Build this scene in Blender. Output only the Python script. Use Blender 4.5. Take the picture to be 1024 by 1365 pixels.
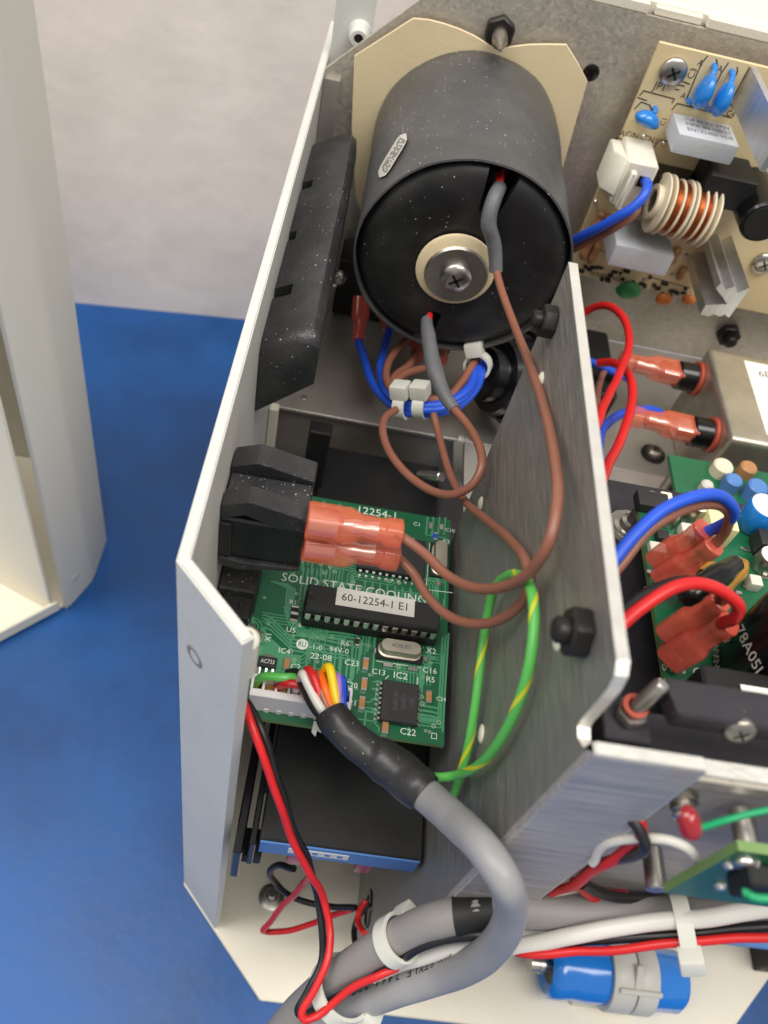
import bpy, bmesh, math, random
from mathutils import Vector, Matrix, noise
random.seed(7)
scene = bpy.context.scene
for o in list(bpy.data.objects):
    bpy.data.objects.remove(o)
MM = 0.001
# ------------------------------------------------------------------ camera (world in metres, design in mm, z = 0 is the bench)
F = 1096.0                                   # focal length in pixels of the 1024 x 1365 photograph
_d = Vector((-257.0, 868.0, F)).normalized()     # world down, in camera axes (right, down, forward)
_y = Vector((128.0, -1346.0, F)).normalized()    # world +Y (away)
_y = (_y - _d * _y.dot(_d)).normalized()
_x = _d.cross(_y).normalized()
RIGHT = Vector((_x[0], _y[0], -_d[0])); DOWN = Vector((_x[1], _y[1], -_d[1])); FWD = Vector((_x[2], _y[2], -_d[2]))
CAM = Vector((0.0, 0.0, 338.0))
cd = bpy.data.cameras.new('camera'); cam = bpy.data.objects.new('camera', cd)
scene.collection.objects.link(cam); scene.camera = cam
cd.sensor_fit = 'VERTICAL'; cd.sensor_height = 36.0; cd.lens = 36.0 * F / 1365.0
cd.clip_start = 0.005; cd.clip_end = 20.0
rot = Matrix((RIGHT, -DOWN, -FWD)).transposed()
cam.matrix_world = Matrix.Translation(CAM * MM) @ rot.to_4x4()
cd.dof.use_dof = True; cd.dof.focus_distance = 0.205; cd.dof.aperture_fstop = 18.0
# ------------------------------------------------------------------ light: neutral room light and two ceiling fixtures
w = bpy.data.worlds.new('World'); scene.world = w; w.use_nodes = True
bgn = w.node_tree.nodes['Background']; bgn.inputs[0].default_value = (1.0, 0.985, 0.965, 1); bgn.inputs[1].default_value = 0.40
def area(name, loc, target, sx, sy, watts, col):
    l = bpy.data.lights.new(name, 'AREA'); l.shape = 'RECTANGLE'; l.size = sx; l.size_y = sy; l.energy = watts; l.color = col
    o = bpy.data.objects.new(name, l); scene.collection.objects.link(o); o.location = loc
    o.rotation_euler = (Vector(target) - Vector(loc)).to_track_quat('-Z', 'Y').to_euler()
    return o
area('ceiling_light', (0.55, -0.35, 1.75), (0.08, 0.15, 0.1), 1.4, 0.6, 17.5, (1.0, 0.955, 0.89))
area('ceiling_light', (-0.75, -0.05, 1.75), (0.0, 0.2, 0.1), 0.6, 1.4, 19.0, (1.0, 0.96, 0.90))
vs = scene.view_settings
vs.view_transform = 'Standard'; vs.look = 'None'; vs.exposure = 0.32; vs.gamma = 1.0; vs.use_curve_mapping = False
scene.cycles.max_bounces = 10; scene.cycles.transparent_max_bounces = 8
scene.cycles.use_denoising = True
scene.cycles.sample_clamp_indirect = 6.0
# ------------------------------------------------------------------ photograph pixel -> point on a real plane (mm)
def ray(x, y): return RIGHT * (x - 512.0) + DOWN * (y - 682.5) + FWD * F
def pX(x, y, X): r = ray(x, y); return CAM + r * (X / r[0])
def pY(x, y, Y): r = ray(x, y); return CAM + r * (Y / r[1])
def pZ(x, y, Z): r = ray(x, y); return CAM + r * ((Z - 338.0) / r[2])
def pD(x, y, d): return CAM + ray(x, y) * (d / F)
def path(*pts): return [pD(*p) for p in pts]
# ------------------------------------------------------------------ materials
def lin(c):
    c = c / 255.0
    return c / 12.92 if c <= 0.04045 else ((c + 0.055) / 1.055) ** 2.4
def rgb(r, g, b): return (lin(r), lin(g), lin(b), 1.0)
MATS = {}
def M(name, col, rough=0.5, metal=0.0, spec=0.5, var=0.0, vscale=60.0, bump=0.0, bscale=900.0, dust=0.0, dscale=1.0, coat=0.0,
      trans=0.0, sss=0.0, stretch=(1, 1, 1), rvar=0.0, alpha=1.0, dustcol=(170, 168, 165), tint=None, fleck=0.0):
    m = bpy.data.materials.new(name); m.use_nodes = True
    nt = m.node_tree; N = nt.nodes; L = nt.links
    b = N['Principled BSDF']
    b.inputs['Base Color'].default_value = col; b.inputs['Roughness'].default_value = rough; b.inputs['Metallic'].default_value = metal
    b.inputs['Specular IOR Level'].default_value = spec; b.inputs['Coat Weight'].default_value = coat; b.inputs['Coat Roughness'].default_value = 0.15
    b.inputs['Transmission Weight'].default_value = trans; b.inputs['Alpha'].default_value = alpha
    if sss:
        b.inputs['Subsurface Weight'].default_value = sss; b.inputs['Subsurface Radius'].default_value = (0.002, 0.0012, 0.0009); b.inputs['Subsurface Scale'].default_value = 1.0
    tc = N.new('ShaderNodeTexCoord'); mp = N.new('ShaderNodeMapping'); L.new(tc.outputs['Object'], mp.inputs[0])
    mp.inputs['Scale'].default_value = stretch
    csock = None
    if var or tint:
        n = N.new('ShaderNodeTexNoise'); n.inputs['Scale'].default_value = vscale; n.inputs['Detail'].default_value = 5.0; n.inputs['Roughness'].default_value = 0.62
        L.new(mp.outputs[0], n.inputs['Vector'])
        mx = N.new('ShaderNodeMix'); mx.data_type = 'RGBA'
        a = tuple(c * (1 - var) for c in col[:3]) + (1,)
        z = tint if tint else tuple(min(1, c * (1 + var)) for c in col[:3]) + (1,)
        mx.inputs['A'].default_value = a; mx.inputs['B'].default_value = z
        r = N.new('ShaderNodeMapRange'); r.inputs[1].default_value = 0.3; r.inputs[2].default_value = 0.7
        L.new(n.outputs['Fac'], r.inputs[0]); L.new(r.outputs[0], mx.inputs['Factor']); csock = mx.outputs['Result']
        if rvar:
            rr = N.new('ShaderNodeMapRange'); rr.inputs[3].default_value = max(0.02, rough - rvar); rr.inputs[4].default_value = min(1, rough + rvar)
            L.new(r.outputs[0], rr.inputs[0]); L.new(rr.outputs[0], b.inputs['Roughness'])
    if fleck:
        v = N.new('ShaderNodeTexVoronoi'); v.inputs['Scale'].default_value = 760.0; L.new(mp.outputs[0], v.inputs['Vector'])
        sp = N.new('ShaderNodeSeparateColor'); L.new(v.outputs['Color'], sp.inputs[0])
        fm = N.new('ShaderNodeMix'); fm.data_type = 'RGBA'; fm.blend_type = 'MULTIPLY'
        ra = N.new('ShaderNodeMapRange'); ra.inputs[3].default_value = 1 - fleck; ra.inputs[4].default_value = 1 + fleck
        L.new(sp.outputs[0], ra.inputs[0])
        fm.inputs['Factor'].default_value = 1.0
        if csock: L.new(csock, fm.inputs['A'])
        else: fm.inputs['A'].default_value = col
        L.new(ra.outputs[0], fm.inputs['B']); csock = fm.outputs['Result']
        rr = N.new('ShaderNodeMapRange'); rr.inputs[3].default_value = rough - 0.12; rr.inputs[4].default_value = rough + 0.12
        L.new(sp.outputs[1], rr.inputs[0]); L.new(rr.outputs[0], b.inputs['Roughness'])
    if dust:
        # fine lint and dust specks: two sizes of sparse noise peaks
        d1 = N.new('ShaderNodeTexVoronoi'); d1.inputs['Scale'].default_value = 640.0 * dscale; L.new(tc.outputs['Object'], d1.inputs['Vector'])
        sp = N.new('ShaderNodeSeparateColor'); L.new(d1.outputs['Color'], sp.inputs[0])
        cut = N.new('ShaderNodeMath'); cut.operation = 'MULTIPLY'; L.new(sp.outputs[0], cut.inputs[0]); cut.inputs[1].default_value = 0.42
        sub = N.new('ShaderNodeMath'); sub.operation = 'SUBTRACT'; L.new(cut.outputs[0], sub.inputs[0]); sub.inputs[1].default_value = 0.42 - 0.30 * min(1.0, dust)
        lt = N.new('ShaderNodeMath'); lt.operation = 'LESS_THAN'; L.new(d1.outputs['Distance'], lt.inputs[0]); L.new(sub.outputs[0], lt.inputs[1])
        n2 = N.new('ShaderNodeTexNoise'); n2.inputs['Scale'].default_value = 95.0; n2.inputs['Detail'].default_value = 6.0; L.new(tc.outputs['Object'], n2.inputs['Vector'])
        haze = N.new('ShaderNodeMapRange'); haze.inputs[1].default_value = 0.45; haze.inputs[2].default_value = 0.8; haze.inputs[4].default_value = 0.09 * dust
        L.new(n2.outputs['Fac'], haze.inputs[0])
        n3 = N.new('ShaderNodeTexNoise'); n3.inputs['Scale'].default_value = 60.0; L.new(tc.outputs['Object'], n3.inputs['Vector'])
        pm = N.new('ShaderNodeMapRange'); pm.inputs[1].default_value = 0.40; pm.inputs[2].default_value = 0.55; pm.inputs[4].default_value = 0.85; L.new(n3.outputs['Fac'], pm.inputs[0])
        ml = N.new('ShaderNodeMath'); ml.operation = 'MULTIPLY'; L.new(lt.outputs[0], ml.inputs[0]); L.new(pm.outputs[0], ml.inputs[1])
        ad = N.new('ShaderNodeMath'); ad.operation = 'MAXIMUM'; L.new(ml.outputs[0], ad.inputs[0]); L.new(haze.outputs[0], ad.inputs[1])
        dm = N.new('ShaderNodeMix'); dm.data_type = 'RGBA'; dm.inputs['B'].default_value = rgb(*dustcol)
        if csock: L.new(csock, dm.inputs['A'])
        else: dm.inputs['A'].default_value = col
        L.new(ad.outputs[0], dm.inputs['Factor']); csock = dm.outputs['Result']
    if csock: L.new(csock, b.inputs['Base Color'])
    if bump:
        n = N.new('ShaderNodeTexNoise'); n.inputs['Scale'].default_value = bscale; n.inputs['Detail'].default_value = 4.0
        L.new(mp.outputs[0], n.inputs['Vector'])
        bp = N.new('ShaderNodeBump'); bp.inputs['Strength'].default_value = bump; bp.inputs['Distance'].default_value = 0.0006
        L.new(n.outputs['Fac'], bp.inputs['Height']); L.new(bp.outputs['Normal'], b.inputs['Normal'])
    MATS[name] = m
    return m
M('bench_blue', rgb(12, 75, 140), 0.42, var=0.36, vscale=11, bump=0.16, bscale=180, dust=0.28, dscale=0.6, dustcol=(70, 128, 190), rvar=0.10)
M('wall_paint', rgb(242, 233, 224), 0.78, var=0.06, vscale=32, bump=1.0, bscale=48)
M('cream_paint', rgb(224, 218, 202), 0.5, var=0.05, vscale=22, bump=0.2, bscale=1500, dust=0.16, dustcol=(140, 130, 112), rvar=0.08)
M('white_paint', rgb(206, 206, 201), 0.45, var=0.05, vscale=28, bump=0.22, bscale=1500, dust=0.14, dustcol=(140, 132, 120), rvar=0.08)
M('cover_paint', rgb(214, 211, 202), 0.42, var=0.02, vscale=12, bump=0.10, bscale=1500)
M('cover_inside', rgb(228, 222, 204), 0.5, var=0.02, vscale=12, bump=0.10, bscale=1500)
M('brushed_side', rgb(162, 160, 154), 0.46, metal=0.72, var=0.19, vscale=1900, stretch=(1, 0.07, 1), bump=0.36, bscale=1900, rvar=0.10, dust=0.05)
M('brushed_front', rgb(186, 182, 178), 0.48, metal=0.45, var=0.24, vscale=1500, stretch=(0.045, 1, 1), bump=0.25, bscale=1500, rvar=0.10)
M('sheet_edge', rgb(225, 223, 216), 0.38, metal=0.55, var=0.08, vscale=200, bump=0.2, bscale=900)
M('galvanised', rgb(206, 199, 187), 0.42, metal=0.55, tint=rgb(188, 182, 170), var=0.05, vscale=45, fleck=0.09, bump=0.22, bscale=900)
M('shelf_steel', rgb(182, 177, 170), 0.44, metal=0.7, var=0.12, vscale=35, bump=0.1, bscale=900, rvar=0.06)
M('insulator', rgb(226, 208, 170), 0.62, var=0.05, vscale=40, bump=0.10, bscale=700, sss=0.05)
M('sleeve_rubber', rgb(72, 72, 73), 0.42, var=0.12, vscale=30, dust=0.78, dscale=1.2, bump=0.4, bscale=70)
M('cap_black', rgb(22, 22, 23), 0.46, var=0.25, vscale=50, dust=0.62, dscale=1.25, bump=0.10, bscale=300)
M('handle_black', rgb(44, 44, 46), 0.36, var=0.25, vscale=30, dust=0.75, dscale=1.3, bump=0.35, bscale=1300)
M('switch_black', rgb(24, 24, 26), 0.38, var=0.2, vscale=60, dust=0.35, dscale=1.2, bump=0.10, bscale=1500)
M('dusty_black', rgb(36, 36, 38), 0.55, var=0.3, vscale=80, dust=1.0, dscale=1.7, bump=0.3, bscale=1500)
M('matte_black', rgb(20, 20, 21), 0.60, var=0.3, vscale=60, dust=0.18, bump=0.10, bscale=700)
M('gloss_black', rgb(15, 15, 17), 0.22, var=0.15, vscale=60)
M('anodised_black', rgb(50, 48, 54), 0.42, metal=0.25, var=0.18, vscale=60, dust=0.35, dscale=1.4, bump=0.12, bscale=900)
M('chip_black', rgb(40, 40, 42), 0.52, var=0.15, vscale=120, dust=0.35, dscale=1.6, bump=0.2, bscale=2500)
M('nut_black', rgb(38, 35, 34), 0.42, metal=0.4, var=0.2, vscale=200, dust=0.2)
M('shrink_black', rgb(40, 40, 42), 0.38, var=0.2, vscale=60, dust=0.65, dscale=1.7, bump=0.4, bscale=260)
M('shrink_grey', rgb(98, 99, 102), 0.48, var=0.12, vscale=90, dust=0.2, bump=0.25, bscale=500)
M('cable_grey', rgb(146, 146, 148), 0.42, var=0.09, vscale=40, dust=0.3, dscale=1.3, bump=0.2, bscale=220)
M('cable_dim', rgb(136, 133, 131), 0.5, var=0.10, vscale=40, dust=0.35, dscale=1.3, bump=0.2, bscale=220)
M('steel', rgb(190, 186, 180), 0.3, metal=1.0, var=0.08, vscale=200, bump=0.05, bscale=900)
M('dull_steel', rgb(168, 162, 154), 0.36, metal=1.0, var=0.14, vscale=120, bump=0.12, bscale=900)
M('pin_tin', rgb(214, 212, 206), 0.28, metal=1.0)
M('brass', rgb(205, 160, 90), 0.3, metal=1.0)
M('aluminium', rgb(222, 222, 224), 0.42, metal=1.0, var=0.10, vscale=300, stretch=(1, 1, 0.08), bump=0.25, bscale=600)
M('filter_can', rgb(198, 191, 174), 0.40, metal=0.85, var=0.22, vscale=45, bump=0.25, bscale=90)
M('copper', rgb(190, 122, 78), 0.34, metal=1.0)
M('bobbin', rgb(228, 216, 190), 0.45, sss=0.1)
M('board_green', rgb(22, 98, 62), 0.34, var=0.12, vscale=70, dust=0.10, coat=0.2)
M('board_green_pale', rgb(78, 152, 112), 0.36, var=0.10, vscale=70, coat=0.2)
M('board_edge', rgb(112, 142, 84), 0.6, var=0.1)
M('board_tan', rgb(226, 205, 160), 0.46, var=0.05, vscale=60, dust=0.05)
M('silkscreen', rgb(228, 236, 226), 0.55)
M('silk_black', rgb(36, 34, 30), 0.55)
M('ink_grey', rgb(84, 84, 88), 0.6)
M('label_grey', rgb(188, 186, 178), 0.5, var=0.05)
M('label_white', rgb(236, 234, 226), 0.5, var=0.02)
M('via_ring', rgb(150, 180, 150), 0.35, metal=0.3)
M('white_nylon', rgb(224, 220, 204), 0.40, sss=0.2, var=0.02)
M('header_white', rgb(226, 222, 222), 0.42, var=0.02, dust=0.05)
M('tie_nylon', rgb(214, 214, 204), 0.36, sss=0.25)
M('ceramic_tan', rgb(176, 128, 84), 0.42, var=0.1)
M('terminal_red', rgb(246, 122, 88), 0.14, alpha=0.44, var=0.05, vscale=150, coat=0.3)
M('terminal_dark', rgb(228, 98, 80), 0.18, alpha=0.66, var=0.06, vscale=150, coat=0.25)
M('wire_brown', rgb(140, 90, 72), 0.36, var=0.09, vscale=90, dust=0.16)
M('wire_blue', rgb(34, 84, 206), 0.4, var=0.08, vscale=90, dust=0.12)
M('wire_red', rgb(206, 32, 34), 0.38, var=0.09, vscale=90, dust=0.12)
M('wire_black', rgb(26, 26, 28), 0.40, var=0.1, dust=0.2, dscale=1.6)
M('wire_white', rgb(216, 213, 206), 0.42, var=0.02)
M('wire_green', rgb(92, 186, 86), 0.38, var=0.04)
M('wire_dark_green', rgb(12, 150, 96), 0.4)
M('wire_yellow', rgb(238, 202, 20), 0.38)
M('wire_orange', rgb(240, 108, 26), 0.38)
M('wire_violet', rgb(176, 126, 214), 0.40)
M('stripe_yellow', rgb(206, 206, 40), 0.38)
M('disc_blue', rgb(26, 122, 206), 0.25, coat=0.4, var=0.04)
M('can_blue', rgb(30, 126, 220), 0.18, coat=0.6, var=0.03)
M('film_grey', rgb(192, 196, 202), 0.42, var=0.03, bump=0.08, bscale=800)
M('clamp_grey', rgb(202, 200, 192), 0.42, var=0.03)
M('disc_green', rgb(46, 128, 72), 0.35)
M('disc_orange', rgb(206, 116, 48), 0.35)
M('ring_red', rgb(176, 78, 60), 0.4)
M('mustard', rgb(176, 122, 26), 0.35, coat=0.3)
M('sticker_yellow', rgb(234, 226, 170), 0.5)
M('module_blue', rgb(86, 132, 196), 0.4, var=0.05)
M('sleeve_red', rgb(168, 34, 44), 0.18, trans=0.25, coat=0.4)
M('pink_terminal', rgb(170, 56, 78), 0.3)
M('dusty_steel', rgb(132, 125, 117), 0.6, metal=0.2, var=0.2, vscale=40, dust=0.4, bump=0.2, bscale=500)
def mt(n): return MATS[n]
# ------------------------------------------------------------------ objects
ORIG = {}
coll = scene.collection
def thing(name, label, cat, at=(0, 0, 0), group=None):
    o = bpy.data.objects.new(name, None); coll.objects.link(o); o.empty_display_size = 0.005
    o.location = Vector(at) * MM; o['label'] = label; o['category'] = cat
    if group: o['group'] = group
    ORIG[o] = Vector(at)
    return o
def tag(o, label=None, cat=None, group=None, kind=None):
    if label: o['label'] = label
    if cat: o['category'] = cat
    if group: o['group'] = group
    if kind: o['kind'] = kind
    return o
def obj(name, bm, mat, parent=None, smooth=35, mats=None, kind=None, label=None):
    """link a bmesh (mm, world) as one mesh object under its thing or part"""
    me = bpy.data.meshes.new(name)
    org = ORIG.get(parent, Vector((0, 0, 0))) if parent else Vector((0, 0, 0))
    bmesh.ops.translate(bm, verts=bm.verts, vec=-org)
    bmesh.ops.scale(bm, verts=bm.verts, vec=(MM, MM, MM))
    bmesh.ops.recalc_face_normals(bm, faces=bm.faces)
    if smooth:
        for f in bm.faces: f.smooth = True
    bm.to_mesh(me); bm.free()
    if smooth: me.set_sharp_from_angle(angle=math.radians(smooth))
    for m in ([mat] + (mats or [])): me.materials.append(mt(m))
    o = bpy.data.objects.new(name, me); coll.objects.link(o)
    if parent: o.parent = parent
    ORIG[o] = org
    if kind: o['kind'] = kind
    if label: o['label'] = label
    return o
def single(name, bm, mat, label, cat, at=(0, 0, 0), group=None, smooth=35):
    t = bpy.data.objects.new('tmp', None); ORIG[t] = Vector(at)
    o = obj(name, bm, mat, None, smooth)
    del ORIG[t]; bpy.data.objects.remove(t)
    o['label'] = label; o['category'] = cat
    if group: o['group'] = group
    return o
def BM(): return bmesh.new()
def _merge(bm, part):
    me = bpy.data.meshes.new('t'); part.to_mesh(me); part.free(); bm.from_mesh(me); bpy.data.meshes.remove(me)
def box(bm, lo, hi, bev=0.0, rot=None, seg=1):
    """axis box from corner to corner; rot = (matrix3, pivot)"""
    lo, hi = Vector(lo), Vector(hi)
    b = bmesh.new(); bmesh.ops.create_cube(b, size=1.0)
    for v in b.verts:
        v.co = Vector(((v.co[i] + 0.5) * (hi[i] - lo[i]) + lo[i]) for i in range(3))
    if bev: bmesh.ops.bevel(b, geom=list(b.edges), offset=bev, segments=seg, profile=0.7, affect='EDGES')
    if rot:
        m, p = rot; p = Vector(p)
        for v in b.verts: v.co = m @ (v.co - p) + p
    _merge(bm, b)
def frame(n, up=None):
    n = Vector(n).normalized()
    if up is None: up = Vector((0, 0, 1)) if abs(n.z) < 0.9 else Vector((0, 1, 0))
    u = Vector(up).cross(n).normalized(); v = n.cross(u)
    return u, v, n
def obox(bm, c, u, v, n, su, sv, sn, bev=0.0, seg=1):
    """oriented box: centre, three axes, three full sizes"""
    b = bmesh.new(); bmesh.ops.create_cube(b, size=1.0)
    for x in b.verts: x.co = Vector((x.co.x * su, x.co.y * sv, x.co.z * sn))
    if bev: bmesh.ops.bevel(b, geom=list(b.edges), offset=bev, segments=seg, profile=0.7, affect='EDGES')
    u, v, n, c = Vector(u), Vector(v), Vector(n), Vector(c)
    for x in b.verts: x.co = c + u * x.co.x + v * x.co.y + n * x.co.z
    _merge(bm, b)
def prism(bm, poly, ext, bev=0.0, seg=1):
    """poly: list of 3-D points (planar), extruded by the vector ext"""
    b = bmesh.new(); ext = Vector(ext)
    vs_ = [b.verts.new(Vector(p)) for p in poly]
    f = b.faces.new(vs_)
    r = bmesh.ops.extrude_face_region(b, geom=[f])
    bmesh.ops.translate(b, verts=[g for g in r['geom'] if isinstance(g, bmesh.types.BMVert)], vec=ext)
    bmesh.ops.recalc_face_normals(b, faces=b.faces)
    if bev: bmesh.ops.bevel(b, geom=list(b.edges), offset=bev, segments=seg, profile=0.7, affect='EDGES')
    _merge(bm, b)
def lathe(bm, prof, c, axis, n=32, up=None, a0=0.0, a1=2 * math.pi, close=True):
    """prof: (radius, distance along axis) pairs"""
    u, v, w_ = frame(axis, up); c = Vector(c); full = abs(a1 - a0 - 2 * math.pi) < 1e-6
    rings = []
    k = n if full else n + 1
    for r, h in prof:
        if r < 1e-6: rings.append([bm.verts.new(c + w_ * h)]); continue
        rings.append([bm.verts.new(c + w_ * h + (u * math.cos(a0 + (a1 - a0) * i / n) + v * math.sin(a0 + (a1 - a0) * i / n)) * r) for i in range(k)])
    for A, B in zip(rings, rings[1:]):
        for i in range(n if full else k - 1):
            j = (i + 1) % k
            if len(A) == 1 and len(B) == 1: continue
            if len(A) == 1: bm.faces.new((A[0], B[i], B[j]))
            elif len(B) == 1: bm.faces.new((A[i], A[j], B[0]))
            else: bm.faces.new((A[i], A[j], B[j], B[i]))
    if not full and len(prof) > 2:
        for s in (0, -1):
            pts = [R_[0] if len(R_) == 1 else R_[s] for R_ in rings]
            try: bm.faces.new(pts)
            except ValueError: pass
def cyl(bm, c, axis, r, h, n=24, bev=0.0):
    if bev: lathe(bm, [(0, 0), (r - bev, 0), (r, bev), (r, h - bev), (r - bev, h), (0, h)], c, axis, n)
    else: lathe(bm, [(0, 0), (r, 0), (r, h), (0, h)], c, axis, n)
def smoothpath(pts, per=8):
    pts = [Vector(p) for p in pts]
    if len(pts) < 3: return pts
    P = [pts[0] * 2 - pts[1]] + pts + [pts[-1] * 2 - pts[-2]]
    out = []
    for i in range(1, len(P) - 2):
        p0, p1, p2, p3 = P[i - 1], P[i], P[i + 1], P[i + 2]
        t0 = 0.0; t1 = t0 + max(1e-4, (p1 - p0).length ** 0.5); t2 = t1 + max(1e-4, (p2 - p1).length ** 0.5); t3 = t2 + max(1e-4, (p3 - p2).length ** 0.5)
        for k in range(per):
            t = t1 + (t2 - t1) * k / per
            a1 = p0 * ((t1 - t) / (t1 - t0)) + p1 * ((t - t0) / (t1 - t0)); a2 = p1 * ((t2 - t) / (t2 - t1)) + p2 * ((t - t1) / (t2 - t1)); a3 = p2 * ((t3 - t) / (t3 - t2)) + p3 * ((t - t2) / (t3 - t2))
            b1 = a1 * ((t2 - t) / (t2 - t0)) + a2 * ((t - t0) / (t2 - t0)); b2 = a2 * ((t3 - t) / (t3 - t1)) + a3 * ((t - t1) / (t3 - t1))
            out.append(b1 * ((t2 - t) / (t2 - t1)) + b2 * ((t - t1) / (t2 - t1)))
    out.append(pts[-1])
    return out
def frames(P):
    T = []
    for i in range(len(P)):
        a = P[max(0, i - 1)]; b = P[min(len(P) - 1, i + 1)]; T.append((b - a).normalized())
    u = frame(T[0])[0]; fr = []
    for i, t in enumerate(T):
        u = (u - t * u.dot(t)).normalized(); fr.append((u, t.cross(u).normalized(), t))
    return fr
def tube(bm, pts, r, n=12, per=8, wob=0.0, flat=None, matidx=None):
    """round tube through pts; r a number or one radius per control point; flat = (ku, kv) squashes the section"""
    P = smoothpath(pts, per)
    if isinstance(r, (int, float)): R_ = [r] * len(P)
    else:
        R_ = []
        for i in range(len(P)):
            f = i / per; k = min(int(f), len(r) - 2); q = min(1.0, f - k); q = q * q * (3 - 2 * q); R_.append(r[k] * (1 - q) + r[k + 1] * q)
    fr = frames(P); rings = []
    for i, (p, (u, v, t)) in enumerate(zip(P, fr)):
        ring = []
        for k in range(n):
            a = 2 * math.pi * k / n; rr = R_[i]
            if wob: rr *= 1 + wob * noise.noise(p * 0.22 + u * math.cos(a) * 0.8 + v * math.sin(a) * 0.8)
            cu, cv = flat if flat else (1, 1)
            ring.append(bm.verts.new(p + u * (math.cos(a) * rr * cu) + v * (math.sin(a) * rr * cv)))
        rings.append(ring)
    for A, B in zip(rings, rings[1:]):
        for k in range(n):
            f = bm.faces.new((A[k], A[(k + 1) % n], B[(k + 1) % n], B[k]))
            if matidx is not None: f.material_index = matidx
    for ring in (rings[0], rings[-1]):
        f = bm.faces.new(ring)
        if matidx is not None: f.material_index = matidx
    return P, fr
def hexpoly(c, u, v, r, a0=0.0, n=6): return [Vector(c) + Vector(u) * (r * math.cos(a0 + 2 * math.pi * k / n)) + Vector(v) * (r * math.sin(a0 + 2 * math.pi * k / n)) for k in range(n)]
FONTM = {}
def lettering(parent, s, at, u, v, size, mat, align='CENTER', name='lettering', squeeze=1.0, lift=None):
    """flat printed words: u = reading direction, v = up of the letters, size = cap height in mm"""
    key = (s, align)
    if key not in FONTM:
        c = bpy.data.curves.new('f', 'FONT'); c.body = s; c.align_x = align; c.align_y = 'CENTER'; c.size = 1.4; c.resolution_u = 2
        o = bpy.data.objects.new('f', c); coll.objects.link(o)
        dg = bpy.context.evaluated_depsgraph_get(); me = bpy.data.meshes.new_from_object(o.evaluated_get(dg))
        FONTM[key] = me; bpy.data.objects.remove(o); bpy.data.curves.remove(c)
    bm = bmesh.new(); bm.from_mesh(FONTM[key])
    u, v, at = Vector(u).normalized(), Vector(v).normalized(), Vector(at)
    for x in bm.verts: x.co = at + u * (x.co.x * size * squeeze) + v * (x.co.y * size)
    me = bpy.data.meshes.new(name)
    org = ORIG.get(parent, Vector((0, 0, 0)))
    for x in bm.verts: x.co = (x.co - org) * MM
    bm.to_mesh(me); bm.free(); me.materials.append(mt(mat))
    o = bpy.data.objects.new(name, me); coll.objects.link(o); o.parent = parent; ORIG[o] = org
    return o
def screw_head(parent, c, axis, r, h, mat='steel', cross=True, name='screw', n=24):
    """domed pan head with a recessed drive"""
    bm = BM(); axis = Vector(axis).normalized()
    h *= 0.85
    lathe(bm, [(0, 0), (r, 0), (r, h * 0.45), (r * 0.93, h * 0.68), (r * 0.75, h * 0.88), (r * 0.5, h), (r * 0.2, h * 1.03), (0, h * 1.03)], c, axis, n)
    s = obj(name, bm, mat, parent, 50)
    if cross:
        u, v, w_ = frame(axis); bm = BM()
        for a in (u * 0.8 + v * 0.6, v * 0.8 - u * 0.6):
            b_ = w_.cross(a).normalized()
            obox(bm, Vector(c) + w_ * (h * 0.7), a.normalized(), b_, w_, r * 0.95, r * 0.17, h * 0.72)
        obj('drive_recess', bm, 'nut_black', s)
    return s
def hex_nut(parent, c, axis, r, h, mat='nut_black', a0=0.2, stud=None, name='hex_nut', stud_mat=None):
    axis = Vector(axis).normalized(); u, v, w_ = frame(axis); bm = BM()
    prism(bm, hexpoly(c, u, v, r, a0), w_ * h, bev=r * 0.10)
    o = obj(name, bm, mat, parent, 30)
    if stud:
        bm = BM(); cyl(bm, Vector(c) + w_ * (h * 0.4), axis, stud[0], stud[1], 16, bev=stud[0] * 0.25)
        obj('bolt_end', bm, stud_mat or mat, o)
    return o
# ================================================================== the setting: bench and room wall
bm = BM(); box(bm, (-900, -500, -30), (900, 460, 0))
tag(obj('bench_top', bm, 'bench_blue'), 'blue laminate workbench top under the instrument', kind='structure')
WA = pZ(95, 403, 0); WB = pZ(320, 425, 0); wd = (WB - WA).normalized(); wn = Vector((wd.y, -wd.x, 0)).normalized()
bm = BM()
obox(bm, WA - wn * 15 + Vector((0, 0, 240)), wd, Vector((0, 0, 1)), wn, 1600, 560, 30)
tag(obj('wall', bm, 'wall_paint'), 'off-white painted room wall behind the bench', kind='structure')
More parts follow.
